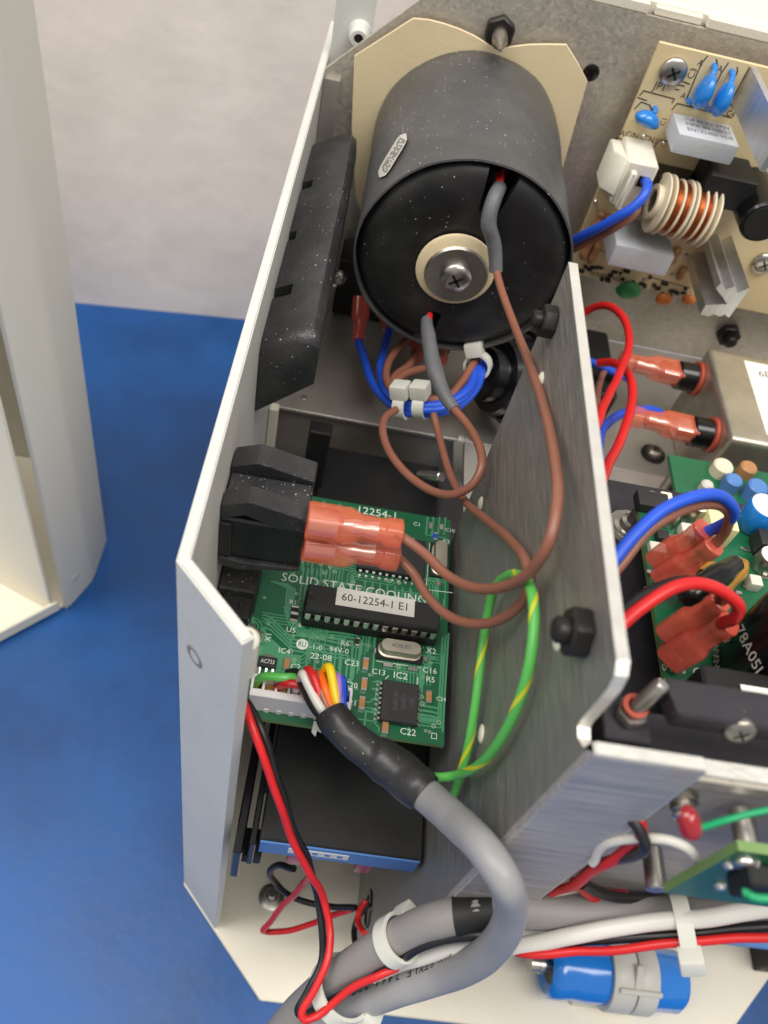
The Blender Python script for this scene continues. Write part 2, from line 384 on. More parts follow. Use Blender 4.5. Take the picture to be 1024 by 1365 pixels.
# ================================================================== the lifted-off cover standing at the left
cv = thing('instrument_cover', 'empty cream sheet metal cover standing on the bench beside the open instrument', 'cover', (-105, 200, 0))
HC = 300.0
A = pZ(90, 812, 0); B = pZ(124, 774, 0); C = pX(107, 450, -91); C = Vector((C.x, C.y, 0))
plan = [A, B, C, Vector((-115, C.y + 42, 0)), Vector((-330, C.y + 42, 0))]
def wallstrip(bm, plan, z0, z1, th):
    """vertical sheet that follows a plan polyline, thickened to its left"""
    n = len(plan); offs = []
    for i, p in enumerate(plan):
        d0 = (plan[i] - plan[i - 1]).normalized() if i > 0 else None
        d1 = (plan[i + 1] - plan[i]).normalized() if i < n - 1 else None
        n0 = Vector((-d0.y, d0.x, 0)) if d0 else None; n1 = Vector((-d1.y, d1.x, 0)) if d1 else None
        if n0 and n1:
            m = (n0 + n1).normalized(); m = m * (1.0 / max(0.3, m.dot(n0)))
        else: m = n0 or n1
        offs.append(p + m * th)
    lo = [bm.verts.new((p.x, p.y, z0)) for p in plan] + [bm.verts.new((p.x, p.y, z0)) for p in reversed(offs)]
    hi = [bm.verts.new((p.x, p.y, z1)) for p in plan] + [bm.verts.new((p.x, p.y, z1)) for p in reversed(offs)]
    k = len(lo)
    for i in range(k):
        j = (i + 1) % k
        bm.faces.new((lo[i], lo[j], hi[j], hi[i]))
    for i in range(n - 1):
        bm.faces.new((hi[i], hi[i + 1], hi[k - 2 - i], hi[k - 1 - i])); bm.faces.new((lo[i], lo[i + 1], lo[k - 2 - i], lo[k - 1 - i]))
bm = BM(); wallstrip(bm, plan, 0.3, HC, 1.6)
bmesh.ops.bevel(bm, geom=[e for e in bm.edges if abs(e.verts[0].co.z - e.verts[1].co.z) > 50], offset=2.2, segments=3, profile=0.5, affect='EDGES')
obj('cover_shell', bm, 'cover_paint', cv, 40)
# end plate of the cover, lying on the bench, with an upturned lip
E0 = pZ(0, 860, 0); dE = (E0 - A).normalized()
bm = BM()
Q = [A + Vector((-1.5, 1.0, 0)), A + dE * 120, A + dE * 120 + Vector((-150, 60, 0)), Vector((-330, C.y + 40, 0)), Vector((-116, C.y + 40, 0)), C + Vector((-2.0, -1, 0)), B + Vector((-2.2, 0, 0))]
prism(bm, [Vector((q.x, q.y, 0.4)) for q in Q], (0, 0, 1.6))
obj('end_plate', bm, 'cover_inside', cv)
nE = Vector((dE.y, -dE.x, 0))
if nE.dot(Vector((-1, 1, 0))) < 0: nE = -nE
bm = BM(); obox(bm, A + dE * 62 + nE * 1.2 + Vector((0, 0, 5)), dE, Vector((0, 0, 1)), nE, 118, 7, 1.6, bev=0.5)
obj('end_lip', bm, 'cover_inside', cv)
bm = BM()
obox(bm, A + Vector((-75, 24, 150)), Vector((-0.93, 0.36, 0)).normalized(), Vector((0, 0, 1)), Vector((0.36, 0.93, 0)), 150, 296, 1.5, bev=0.5)
obj('inner_wall', bm, 'cover_inside', cv)
hp = A + (B - A) * 0.45; hn = Vector(((B - A).y, -(B - A).x, 0)).normalized()
bm = BM(); lathe(bm, [(0, 0.25), (2.0, 0.25), (2.6, 0.1), (2.6, 0)], hp + Vector((0, 0, 16)) + hn * 0.1, hn, 18); obj('screw_hole', bm, 'white_paint', cv)

# ================================================================== chassis of the instrument
ch = thing('instrument_chassis', 'open sheet metal instrument chassis with cream base and steel partitions on the blue bench', 'chassis', (100, 180, 0))
XL0, XL1, RIM = -20.5, -18.0, 216.0
bm = BM()
foot = [(-20.6, 80.5), (14, 46), (184, 46), (218.5, 80.5), (218.5, 318), (-20.6, 318)]
prism(bm, [(x, y, 0.4) for x, y in foot], (0, 0, 2.6), bev=0.4)
obj('base_plate', bm, 'cream_paint', ch)
# side panel with its chamfered front corner: wall strip in plan, 2.5 mm thick
bm = BM()
wallstrip(bm, [Vector((-20.5, 318, 0)), Vector((-20.5, 81, 0)), Vector((-6.3, 66.8, 0))], 3.02, RIM, 2.4)
bmesh.ops.bevel(bm, geom=[e for e in bm.edges if abs(e.verts[0].co.z - e.verts[1].co.z) < 1 and e.verts[0].co.z > 100], offset=0.35, segments=2, affect='EDGES')
side = obj('side_panel', bm, 'white_paint', ch, 30)
cn = Vector((-0.7071, -0.7071, 0)); cu = Vector((0.7071, -0.7071, 0))
hc = pD(268, 872, 150); hc = Vector((-20.5, 81, 0)) + cu * 6.0; hz = 338 - 148
bm = BM(); lathe(bm, [(0, -0.5), (1.5, -0.5), (1.7, 0.12), (2.5, 0.18), (2.7, 0.05)], hc + Vector((0, 0, hz)), cn, 20); sho = obj('screw_hole', bm, 'cable_dim', side)
bm = BM(); lathe(bm, [(0, -0.3), (1.3, -0.3), (1.55, 0.0)], hc + Vector((0, 0, hz)), cn, 18); obj('hole_shade', bm, 'wire_brown', sho)  # brown colour stands for the shade inside the hole
# clear boss with screw behind the chamfered edge
bp = pD(327, 852, 147)
bm = BM(); cyl(bm, bp - Vector((0, 0, 12)), (0, 0, 1), 2.6, 12.6, 20, bev=0.5); b_ = obj('threaded_boss', bm, 'white_nylon', side)
bm = BM(); cyl(bm, bp + Vector((0.3, 0.3, 0.3)), (0, 0, 1), 1.0, 0.9, 14, bev=0.2); obj('screw', bm, 'dull_steel', b_)
# upright seam bar inside the side panel
a = pX(362, 545, -17.0); bm = BM(); box(bm, (-17.9, a.y, 20), (-14.6, a.y + 3.5, a.z), bev=0.5); obj('corner_post', bm, 'cream_paint', side)
# bulkhead
BY = 280.0
tz = 252.0
c1 = pY(430, 95, BY); c2 = pY(560, 0, BY)
poly = [(-17.8, 133.2), (-17.8, c1.z)]
sl = (c2.z - c1.z) / (c2.x - c1.x)
poly += [(c1.x, c1.z), (c1.x + (tz - c1.z) / sl, tz), (216, tz), (216, 133.2)]
bm = BM(); prism(bm, [(x, BY, z) for x, z in poly], (0, 1.6, 0))
bh = obj('bulkhead', bm, 'galvanised', ch)
# dark hole, scratch groove and bolts on it
p = pY(788, 97, BY); bm = BM(); lathe(bm, [(0, 0.15), (2.4, 0.15), (2.7, 0.02)], p, (0, -1, 0), 20); obj('hole', bm, 'gloss_black', bh)
p = pY(666, 40, BY)
hex_nut(bh, p, (0, -1, 0), 5.0, 3.4, a0=0.5, stud=None)
bm = BM(); lathe(bm, [(0, 0), (2.4, 0), (2.4, 9), (1.4, 11), (0.5, 15.0), (0, 15.2)], p, (0, -1, 0), 16); obj('bolt_end', bm, 'dull_steel', bh)
p = pY(970, 443, BY)
hex_nut(bh, p, (0, -1, 0), 5.0, 3.6, a0=0.2, stud=(2.6, 6))
# far section of the white panel that shows above the bulkhead corner, with its nut
bm = BM(); p0 = pY(500, 20, 292); box(bm, (-17.8, 290, 150), (p0.x, 291.6, 300)); bk = obj('rear_flange', bm, 'white_paint', ch)
p = pY(480, 43, 290)
bm = BM(); lathe(bm, [(0, 4.4), (1.5, 4.4), (1.6, 5.6), (2.6, 5.6), (3.3, 4.6), (3.3, 0.6), (4.0, 0.0)], p, (0, -1, 0), 22); s = obj('rivet_nut', bm, 'white_paint', bk)
bm = BM(); cyl(bm, p + Vector((0, -3.6, 0)), (0, -1, 0), 1.55, 1.2, 14); obj('bolt_end', bm, 'nut_black', s)
# galvanised strip between the side panel and the sheet
a = pY(437, 96, BY - 3); b = pY(470, 80, BY - 3)
bm = BM(); box(bm, (-17.7, BY - 2.4, 134), (b.x - 3, BY - 0.05, c1.z - 1)); obj('bracket_strip', bm, 'shelf_steel', ch)
# cream rear lip above the bulkhead with its two notches
bm = BM(); box(bm, (30, 283.2, 150), (216, 286, 255.5), bev=0.6); rp = obj('rear_panel', bm, 'cream_paint', ch)
bm = BM()
e1 = pZ(868, 14, 254.0).x; e2 = pZ(943, 38, 254.0).x
box(bm, (30, 284, 253.2), (216, 330, 256.0), bev=0.5)
box(bm, (30, 280.2, 252.1), (e1, 284.2, 255.2), bev=0.4)
box(bm, (e1 + 2.2, 281.2, 252.1), (e2, 284.2, 254.6), bev=0.4)
box(bm, (e2 + 1.5, 280.2, 252.1), (216, 284.2, 255.2), bev=0.4)
obj('rear_lip', bm, 'cream_paint', rp)
# upper floor: shelf under the drum and floor of the power bay
bm = BM(); box(bm, (-17.6, 206, 131.4), (216, 279.9, 133.0), bev=0.3); sh = obj('shelf', bm, 'shelf_steel', ch)
bm = BM()
prism(bm, [pY(611, 584, 205.8), pY(619, 586, 205.8), pY(617, 655, 205.8), pY(611, 650, 205.8)], (0, 1.8, 0), bev=0.2)
prism(bm, [pY(619.5, 586, 206.2), pY(639, 600, 203), pY(616, 650, 206)], (0.4, 1.2, 0))
obj('shelf_gusset', bm, 'sheet_edge', sh)
bm = BM(); box(bm, (-17.0, 208, 10), (70, 209.5, 131.2)); obj('shelf_apron', bm, 'dusty_steel', sh)
p = pZ(405, 530, 133.0); bm = BM(); cyl(bm, p, (0, 0, 1), 1.1, 0.5, 14, bev=0.2); obj('round_disc', bm, 'steel', sh)  # steel rivet head on the shelf
# divider plate
DX = 45.5
rimpts = [(758, 349), (818, 850), (822, 878), (819, 900), (810, 918), (795, 936), (774, 960), (770, 968), (770, 983), (778, 997), (792, 1003)]
dp = [pX(x, y, DX) for x, y in rimpts]
topz = dp[0].z
ynear = 50.2
poly = [Vector((DX, dp[0].y, 3.1)), Vector((DX, dp[0].y, topz))] + [Vector((DX, q.y, q.z)) for q in dp[1:]] + [Vector((DX, ynear, dp[-1].z - 0.2)), Vector((DX, ynear, 3.1))]
bm = BM(); prism(bm, poly, (2.0, 0, 0))
# give the cut rim its own bright material
dv = obj('divider_plate', bm, 'brushed_side', ch, 30, mats=['sheet_edge'])
for f in dv.data.polygons:
    if abs(f.normal.x) < 0.5: f.material_index = 1
# front-facing flange of the divider
fr_ = [pY(x, y, ynear) for x, y in [(918, 1028)]][0]
zt = dp[-1].z - 0.2
bm = BM(); box(bm, (DX, ynear - 1.9, 60), (fr_.x, ynear - 0.02, zt), bev=0.25)
fl = obj('divider_flange', bm, 'brushed_front', dv, 30)
bm = BM(); box(bm, (DX + 0.3, ynear - 1.85, zt), (fr_.x - 0.2, ynear + 0.1, zt + 0.4), bev=0.12); obj('flange_edge', bm, 'sheet_edge', fl)
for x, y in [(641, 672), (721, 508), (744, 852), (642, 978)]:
    p = pX(x, y, DX); bm = BM(); lathe(bm, [(0, 0.7), (1.2, 0.6), (1.9, 0.3), (2.1, 0.02)], p, (-1, 0, 0), 20); obj('round_disc', bm, 'white_nylon', dv)  # white discs stand in for light showing through holes in the plate
for (x, y, r, h) in [(739, 430, 3.7, 3.0), (782, 845, 4.2, 3.2)]:
    p = pX(x, y, DX); hex_nut(dv, p, (-1, 0, 0), r, h, a0=0.1, stud=(r * 0.52, h * 1.25))
# grommet hole low in the divider
p = pX(492, 1212, DX); bm = BM(); lathe(bm, [(0, 0.15), (5.2, 0.15), (5.4, 0.6), (6.4, 0.6), (6.6, 0.0)], p, (-1, 0, 0), 24); obj('cable_grommet', bm, 'gloss_black', dv)
# front wall of the power bay
fz = pY(1024, 1040, 52.5).z
bm = BM(); box(bm, (DX + 2.1, 51.9, 153), (216, 54.6, fz), bev=0.25); fw = obj('front_wall', bm, 'brushed_front', ch, 30)
bm = BM(); box(bm, (DX + 2.0, 51.6, fz), (216, 54.4, fz + 0.5), bev=0.25); obj('wall_rim', bm, 'sheet_edge', fw)
bm = BM(); box(bm, (fr_.x + 0.3, 50.9, fz - 3.2), (216, 51.85, fz - 0.1), bev=0.25); obj('wall_lip', bm, 'galvanised', fw)
bm = BM(); box(bm, (DX + 2.2, 54.7, 146.5), (216, 190, 148.5)); obj('bay_floor', bm, 'shelf_steel', ch)
bm = BM(); box(bm, (DX + 2.2, 186, 131.5), (216, 205.9, 133.0)); obj('floor_step', bm, 'shelf_steel', ch)
bm = BM(); box(bm, (fr_.x, ynear - 1.8, 61), (fr_.x + 0.5, ynear - 0.1, zt - 0.3), bev=0.12); obj('flange_edge', bm, 'sheet_edge', fl)
# ================================================================== upper bay: drum, insulator, handle, switch, brown leads
def loft(bm, secs, c, axis, up, n=20):
    """sections (s, half_u, half_v, squareness) along axis from c"""
    u, v, w_ = frame(axis, up); c = Vector(c); rings = []
    for s, hu, hv, e in secs:
        ring = []
        for k in range(n):
            a = 2 * math.pi * (k + 0.5) / n; ca, sa = math.cos(a), math.sin(a)
            ring.append(bm.verts.new(c + w_ * s + u * (math.copysign(abs(ca) ** (2 / e), ca) * hu) + v * (math.copysign(abs(sa) ** (2 / e), sa) * hv)))
        rings.append(ring)
    for A_, B_ in zip(rings, rings[1:]):
        for k in range(n): bm.faces.new((A_[k], A_[(k + 1) % n], B_[(k + 1) % n], B_[k]))
    bm.faces.new(rings[0]); bm.faces.new(rings[-1])
def quick_connect(parent, c, axis, up, mat='terminal_red', k=1.0, core=True, name='terminal', label=None):
    """insulated crimp receptacle: wide flat mouth, shoulder, round barrel; c = mouth, axis points to the wire"""
    bm = BM()
    loft(bm, [(0, 4.3 * k, 3.3 * k, 4), (0.3 * k, 4.6 * k, 3.6 * k, 4), (10.4 * k, 4.6 * k, 3.6 * k, 4), (11.6 * k, 4.3 * k, 3.5 * k, 3), (13.2 * k, 3.3 * k, 3.2 * k, 2.4), (19 * k, 3.1 * k, 3.1 * k, 2.2), (19.4 * k, 3.4 * k, 3.3 * k, 3),
              (23.2 * k, 3.4 * k, 3.3 * k, 3), (23.5 * k, 3.1 * k, 3.0 * k, 3)], c, axis, up, 24)
    o = obj(name, bm, mat, parent, 40, label=label)
    if core:
        bm = BM(); loft(bm, [(0.5, 3.9 * k, 2.5 * k, 4), (7.5 * k, 3.9 * k, 2.5 * k, 4), (9.0 * k, 1.7 * k, 1.5 * k, 2), (12 * k, 2.5 * k, 2.4 * k, 2), (14 * k, 2.1 * k, 1.9 * k, 2), (16 * k, 2.5 * k, 2.4 * k, 2), (17.4 * k, 2.4 * k, 2.4 * k, 2)], c, axis, up, 16)
        obj('crimp_barrel', bm, 'pin_tin', o)
    return o
def zip_tie(name, c, axis, ru, rv, label, up=None, width=3.4, head=None, group=None, tilt=0.0, hs=1.0):
    """nylon tie: flat band round a bundle plus its square head; head = direction from the centre"""
    u, v, w_ = frame(axis, up); c = Vector(c)
    t = thing(name, label, 'cable tie', c, group)
    bm = BM(); n = 36; rings = []
    for k in range(n):
        a = 2 * math.pi * k / n; d = u * math.cos(a) * ru + v * math.sin(a) * rv; nn = d.normalized()
        rings.append([bm.verts.new(c + d + nn * q + w_ * s) for q, s in ((0, -width / 2), (0.9, -width / 2), (0.9, width / 2), (0, width / 2))])
    for i in range(n):
        A_, B_ = rings[i], rings[(i + 1) % n]
        for k in range(4): bm.faces.new((A_[k], A_[(k + 1) % 4], B_[(k + 1) % 4], B_[k]))
    obj('band', bm, 'tie_nylon', t, 40)
    h = Vector(head).normalized(); h = (h - w_ * h.dot(w_)).normalized(); hu = h.dot(u); hv = h.dot(v)
    rr = 1.0 / math.sqrt((hu / ru) ** 2 + (hv / rv) ** 2)
    tg = w_.cross(h).normalized()
    bm = BM(); obox(bm, c + h * (rr + 2.2 * hs), tg, w_, h, 5.4 * hs, width * 1.5, 4.6 * hs, bev=0.7, seg=2); obj('tie_head', bm, 'tie_nylon', t, 40)
    return t
# ---- cream insulating sheet folded behind the drum
sheet = [(473, 73), (551, 23), (572, 25), (592, 30), (612, 37), (632, 46), (650, 57), (664, 65), (680, 61), (705, 58), (730, 57.5), (755, 58), (770, 82), (783, 107), (765, 170), (745, 240), (700, 380), (560, 420), (500, 330), (474, 260), (469, 170)]
bm = BM(); prism(bm, [pY(x, y, BY - 2.6) for x, y in sheet], (0, -0.8, 0), bev=0.15)
single('insulating_sheet', bm, 'insulator', 'cream insulating card with a notched top edge behind the black drum', 'card')
# ---- black drum: toroidal transformer in a rubber sleeve
DC = Vector((32.6, BY - 3.6, 202.0)); DR = 31.4
dr = thing('toroidal_transformer', 'big black drum shaped transformer bolted to the steel bulkhead', 'transformer', DC)
bm = BM(); n = 72; ax = Vector((0, -1, 0)); L_ = 69.0
prof = [(DR - 3, 0), (DR - 0.6, 0), (DR, 0.8), (DR * 1.005, 6), (DR * 0.995, 14), (DR * 1.0, 24), (DR * 0.992, 34), (DR * 1.0, 46), (DR * 0.996, 56), (DR * 1.004, 64), (DR * 1.012, L_ - 1.0), (DR * 1.012, L_), (DR * 0.995, L_ + 0.1), (DR * 0.988, L_ - 4), (DR * 0.98, L_ - 8)]
lathe(bm, prof, DC, ax, n)
for v in bm.verts:
    h = DC.y - v.co.y; d = Vector((v.co.x - DC.x, 0, v.co.z - DC.z)); q = noise.noise(Vector((d.x * 0.06, h * 0.10, d.z * 0.06))) * 0.45 + noise.noise(Vector((d.x * 0.16, h * 0.35, d.z * 0.16))) * 0.16
    v.co += d.normalized() * q
slv = obj('rubber_sleeve', bm, 'sleeve_rubber', dr, 50)
fc = Vector((DC.x, DC.y - 69.6, DC.z))
def ang(x, y, Y=209.5): p = pY(x, y, Y); return math.atan2(p.z - DC.z, p.x - DC.x)
n1 = ang(668, 238); n2 = ang(571, 432)
if n2 < n1: n2 += 2 * math.pi
bm = BM()
ringp = [(18, -10), (18, 0.2), (20, 0.35), (24.0, 0.25), (27.0, -0.15), (29.0, -1.1), (30.2, -2.6), (30.7, -4.5), (30.7, -10)]
g1, g2 = math.radians(8.5), math.radians(4.5)
lathe(bm, [(r, h) for r, h in ringp], fc, ax, 40, a0=n1 + g1, a1=n2 - g2); lathe(bm, ringp, fc, ax, 40, a0=n2 + g2, a1=n1 + 2 * math.pi - g1)
lathe(bm, [(0, -0.4), (11, -0.4), (18.02, 0.2), (18.02, -10), (0, -10)], fc, ax, 48)
ec = obj('end_cap', bm, 'cap_black', dr, 50)
bm = BM(); lathe(bm, [(0, -9), (30.4, -9), (30.4, -12), (0, -12)], fc, ax, 48); obj('inner_disc', bm, 'gloss_black', ec)
wc = pY(607, 358, fc.y - 0.6)
bm = BM(); lathe(bm, [(4, 0), (11.4, 0), (11.5, 0.9), (11.0, 1.2), (4, 1.2)], wc, ax, 40); obj('fibre_washer', bm, 'insulator', dr)
bm = BM(); lathe(bm, [(2.5, 1.25), (9.1, 1.25), (9.3, 1.6), (8.8, 2.3), (5.5, 2.1), (2.5, 2.1)], wc + Vector((0.5, 0, -0.9)), ax, 40); obj('steel_washer', bm, 'dull_steel', dr)
screw_head(dr, wc + Vector((0.5, -2.1, -0.9)), ax, 4.7, 3.2)
# curved maker's label on the sleeve
def pCyl(x, y, r):
    d = ray(x, y); o = CAM - DC; a = d.x ** 2 + d.z ** 2; b = 2 * (o.x * d.x + o.z * d.z); c = o.x ** 2 + o.z ** 2 - r * r
    t = (-b - math.sqrt(max(0, b * b - 4 * a * c))) / (2 * a); return CAM + d * t
bm = BM(); g = []
for i in range(13):
    f = i / 12; cx = 541 + (506 - 541) * f; cy = 178 + (236 - 178) * f; hw = 6.6 * math.sqrt(max(0.02, 1 - (2 * f - 1) ** 6))
    dx, dy = 0.86, 0.51
    row = []
    for j in range(5):
        q = (j - 2) / 2 * hw; p = pCyl(cx + dx * q, cy + dy * q, DR + 0.45); row.append(bm.verts.new(p))
    g.append(row)
for i in range(12):
    for j in range(4): bm.faces.new((g[i][j], g[i + 1][j], g[i + 1][j + 1], g[i][j + 1]))
lb = obj('maker_label', bm, 'label_grey', slv)
bm = BM()
for q0 in (-3.4, -1.1, 1.2, 3.4):
    f0 = 0.12
    while f0 < 0.85:
        f1 = f0 + random.uniform(0.01, 0.03); c4 = []
        for f, q in ((f0, q0 - 0.8), (f1, q0 - 0.8), (f1, q0 + 0.8), (f0, q0 + 0.8)):
            cx = 541 - 35 * f; cy = 178 + 58 * f; c4.append(bm.verts.new(pCyl(cx + 0.86 * q, cy + 0.51 * q, DR + 0.62)))
        bm.faces.new(c4); f0 = f1 + random.choice((0.012, 0.012, 0.015, 0.05))
obj('print', bm, 'ink_grey', lb, None, kind='stuff')
# grey sleeved leads of the drum with the red joints that show in the notches
bm = BM(); tube(bm, path((666, 249, 222), (660, 262, 220), (654, 280, 220.5), (652, 300, 222.5), (658, 322, 226), (661, 345, 229), (661, 362, 231)), [2.0, 2.0, 2.1, 2.2, 2.0, 1.9, 1.9, 1.85][:7], 14, wob=0.12); obj('lead_sleeve', bm, 'shrink_grey', dr)
bm = BM(); tube(bm, path((671, 228, 224), (669, 238, 221), (666, 252, 221)), 0.75, 8); tube(bm, path((664, 232, 224), (664, 242, 221), (665, 252, 221)), 0.75, 8); obj('lead_joint', bm, 'wire_red', dr)
bm = BM(); tube(bm, path((569, 428, 250), (572, 455, 240), (579, 490, 232), (592, 525, 227), (606, 546, 224)), [1.9, 2.2, 2.3, 2.0, 1.7], 14, wob=0.10); obj('lead_sleeve', bm, 'shrink_grey', dr)
bm = BM(); tube(bm, path((573, 420, 251), (571, 431, 247)), 1.0, 8); obj('lead_joint', bm, 'wire_red', dr)
# ---- black handle pocket / vent moulding on the side panel
hd = thing('handle_moulding', 'black plastic handle moulding with three vent slots on the white side panel', 'handle', (-12, 210, 190))
sec = [(-17.95, 338 - 139), (-9, 338 - 133.8), (-5.5, 338 - 132.6), (-3.6, 338 - 134.2), (-3.1, 338 - 137), (-3.3, 338 - 146), (-17.95, 338 - 160)]
def hsec(Y, k=1.0, dz=0.0): return [Vector((-17.95 + (x + 17.95) * k, Y, 185 + (z - 185) * (0.4 + 0.6 * k) + dz)) for x, z in sec]
bm = BM()
stations = [(159.5, 1.0, -2.2), (161.0, 1.0, -0.6), (163.5, 1.0, 0.0), (190, 1.0, 0.0), (225, 1.02, 0.0), (255, 1.0, 0.0), (263, 0.97, -0.3), (267, 0.86, -1.2), (269, 0.6, -2.5)]
rr = [[bm.verts.new(p) for p in hsec(*s)] for s in stations]
for A_, B_ in zip(rr, rr[1:]):
    for k in range(len(sec)): bm.faces.new((A_[k], A_[(k + 1) % len(sec)], B_[(k + 1) % len(sec)], B_[k]))
bm.faces.new(rr[0]); bm.faces.new(rr[-1])
body = obj('moulding', bm, 'handle_black', hd, 55)
cut = BM()
for x, y in [(406, 243), (384, 309), (377, 387)]:
    p = pZ(x, y, 200.6); box(cut, (p.x - 2.6, p.y - 2.3, 190), (p.x + 2.4, p.y + 2.3, 215))
cm = bpy.data.meshes.new('c'); bmesh.ops.translate(cut, verts=cut.verts, vec=-ORIG[hd]); bmesh.ops.scale(cut, verts=cut.verts, vec=(MM, MM, MM)); bmesh.ops.recalc_face_normals(cut, faces=cut.faces); cut.to_mesh(cm); cut.free()
co = bpy.data.objects.new('c', cm); coll.objects.link(co); co.location = hd.location
md = body.modifiers.new('b', 'BOOLEAN'); md.object = co; md.operation = 'DIFFERENCE'; md.solver = 'EXACT'
bpy.context.view_layer.update(); nm_ = bpy.data.meshes.new_from_object(body.evaluated_get(bpy.context.evaluated_depsgraph_get()))
body.modifiers.clear(); body.data = nm_; nm_.set_sharp_from_angle(angle=math.radians(50)); bpy.data.objects.remove(co)
# ---- rocker switch body clipped into the side panel
sw = thing('rocker_switch', 'black rocker switch body with ribbed clips on the white side panel', 'switch', (-8, 118, 176))
bm = BM(); box(bm, (-17.9, 110.2, 177.6), (1.2, 127.0, 191.5), bev=0.5); swb = obj('switch_body', bm, 'switch_black', sw)
bm = BM(); box(bm, (-17.9, 109.3, 178.2), (-15.2, 110.4, 190.6), bev=0.3); obj('panel_lip', bm, 'switch_black', sw)
for y0, y1 in ((110.0, 114.8), (121.3, 127.4)):
    bm = BM()
    prism(bm, [(-17.8, y0, 191.3), (-17.8, y0, 196.3), (-12.2, y0, 198.9), (-9.5, y0, 198.5), (-3, y0, 196.9), (1.2, y0, 196.0), (1.2, y0, 191.3), (-6, y0, 191.2), (-12.5, y0, 193.6)], (0, y1 - y0, 0), bev=0.35)
    obj('clip_rib', bm, 'handle_black', sw, 25)
bm = BM(); prism(bm, [(-17.8, 109.4, 177.7), (-17.8, 109.4, 174.2), (-13, 109.4, 173.2), (1.0, 109.4, 176.6), (1.0, 109.4, 177.7), (-12, 109.4, 176.6)], (0, 15.5, 0), bev=0.3); obj('clip_rib', bm, 'handle_black', sw, 25)
bm = BM(); box(bm, (-17.6, 115.0, 190), (1.0, 121.2, 194.6), bev=0.3); obj('clip_floor', bm, 'dusty_black', sw)
# spade blades into the terminals
for dz, dy in ((0, 0), (-7.3, -3.0)):
    bm = BM(); box(bm, (1.0, 113.5 + dy, 187.5 + dz), (6.0, 119.5 + dy, 188.3 + dz)); obj('spade_blade', bm, 'brass', sw)
# ---- brown leads
TA = Vector((0.964, 0.03, -0.05)); T1 = pD(409, 692, 178.5); T2 = pD(404, 722, 184)
T1e = pD(536, 712, 181); T2e = pD(531, 742, 188)
bw = thing('brown_wire', 'brown wire looping from top of drum across the steel plate to upper red terminal', 'wire', pD(742, 640, 145))
bm = BM(); tube(bm, path((661, 358, 231), (668, 385, 226), (688, 440, 210), (708, 490, 185), (727, 550, 166), (740, 615, 150), (743, 670, 141), (731, 725, 139), (703, 765, 145), (668, 783, 154), (630, 783, 163), (595, 766, 171), (565, 737, 177)) + [T1e - TA * 1.0], 1.08, 14); obj('insulation', bm, 'wire_brown', bw)
d1 = (T1e - T1).normalized(); quick_connect(bw, T1, d1, (0, 0.35, 1), k=(T1e - T1).length / 23.5)
bw = thing('brown_wire', 'brown wire curling under the green striped wire to lower red terminal', 'wire', pD(690, 810, 160))
bm = BM(); tube(bm, path((578, 552, 246), (585, 580, 243), (600, 632, 228), (620, 668, 213), (650, 694, 194), (682, 722, 173), (703, 755, 160), (703, 790, 157), (680, 818, 160), (640, 832, 168), (600, 822, 176), (570, 795, 182), (552, 765, 186)) + [T2e], 1.08, 14); obj('insulation', bm, 'wire_brown', bw)
d2 = (T2e - T2).normalized(); quick_connect(bw, T2, d2, (0, 0.35, 1), k=(T2e - T2).length / 23.5)
bw = thing('brown_wire', 'brown wire looping from grey sleeve under the drum to the blue wires', 'wire', pD(640, 610, 205))
bm = BM(); tube(bm, path((605, 545, 224), (622, 565, 219), (639, 595, 211), (642, 622, 207), (630, 646, 207), (605, 659, 210), (580, 656, 214), (545, 634, 221), (518, 600, 229), (510, 572, 235), (514, 556, 240), (528, 546, 244)), 1.15, 14); obj('insulation', bm, 'wire_brown', bw)
# ---- bundle of blue and brown leads under the drum
G = 'wires tied together under the drum'
def wire(name, label, pts, r, mat, group=None, n=12, cat='wire', per=8):
    bm = BM(); P = path(*pts) if not isinstance(pts[0], Vector) else pts
    sd = len(label) * 1.7
    P = smoothpath(P, 4)
    P = [p + noise.noise_vector(p * 0.09 + Vector((sd, 0, 0))) * (0.6 if 0 < i < len(P) - 1 else 0.0) for i, p in enumerate(P)]
    tube(bm, P, r, n, 3)
    return single(name, bm, mat, label, cat, group=group)
wire('blue_wire', 'outermost blue wire of the tied bundle, rising beside the black handle', [(478, 448, 286), (483, 470, 282), (494, 505, 271), (516, 535, 260), (545, 548, 253), (580, 550, 251), (612, 541, 253), (634, 520, 258), (643, 494, 266), (655, 472, 278), (690, 455, 300)], 1.45, 'wire_blue', G)
wire('blue_wire', 'inner blue wire of the tied bundle, rising to the drum rim', [(521, 432, 285), (514, 462, 280), (508, 492, 270), (516, 520, 261), (540, 537, 253), (575, 541, 250), (608, 533, 252), (628, 512, 257), (636, 488, 266), (648, 470, 279)], 1.45, 'wire_blue', G)
wire('blue_wire', 'middle blue wire of the tied bundle, passing between the other two blue ones', [(514, 462, 284), (509, 490, 273), (521, 525, 262), (545, 543, 252.5), (580, 545.5, 250), (610, 537, 252), (631, 516, 257), (640, 490, 266), (652, 471, 279)], 1.35, 'wire_blue', G)
wire('brown_wire', 'thin brown wire arching up to the drum at start of the tied bundle', [(552, 447, 276), (535, 460, 272), (518, 485, 266), (516, 508, 260), (530, 526, 255), (560, 533, 252), (595, 530, 252), (615, 512, 256), (628, 488, 262), (640, 472, 272)], 1.25, 'wire_brown', G)
wire('brown_wire', 'brown wire from the first small red terminal into the tied bundle', [(555, 468, 276), (545, 488, 270), (527, 504, 263), (524, 518, 258), (545, 529, 254), (585, 530, 253), (610, 518, 256), (626, 498, 262), (655, 475, 278), (690, 456, 296)], 1.3, 'wire_brown', G)
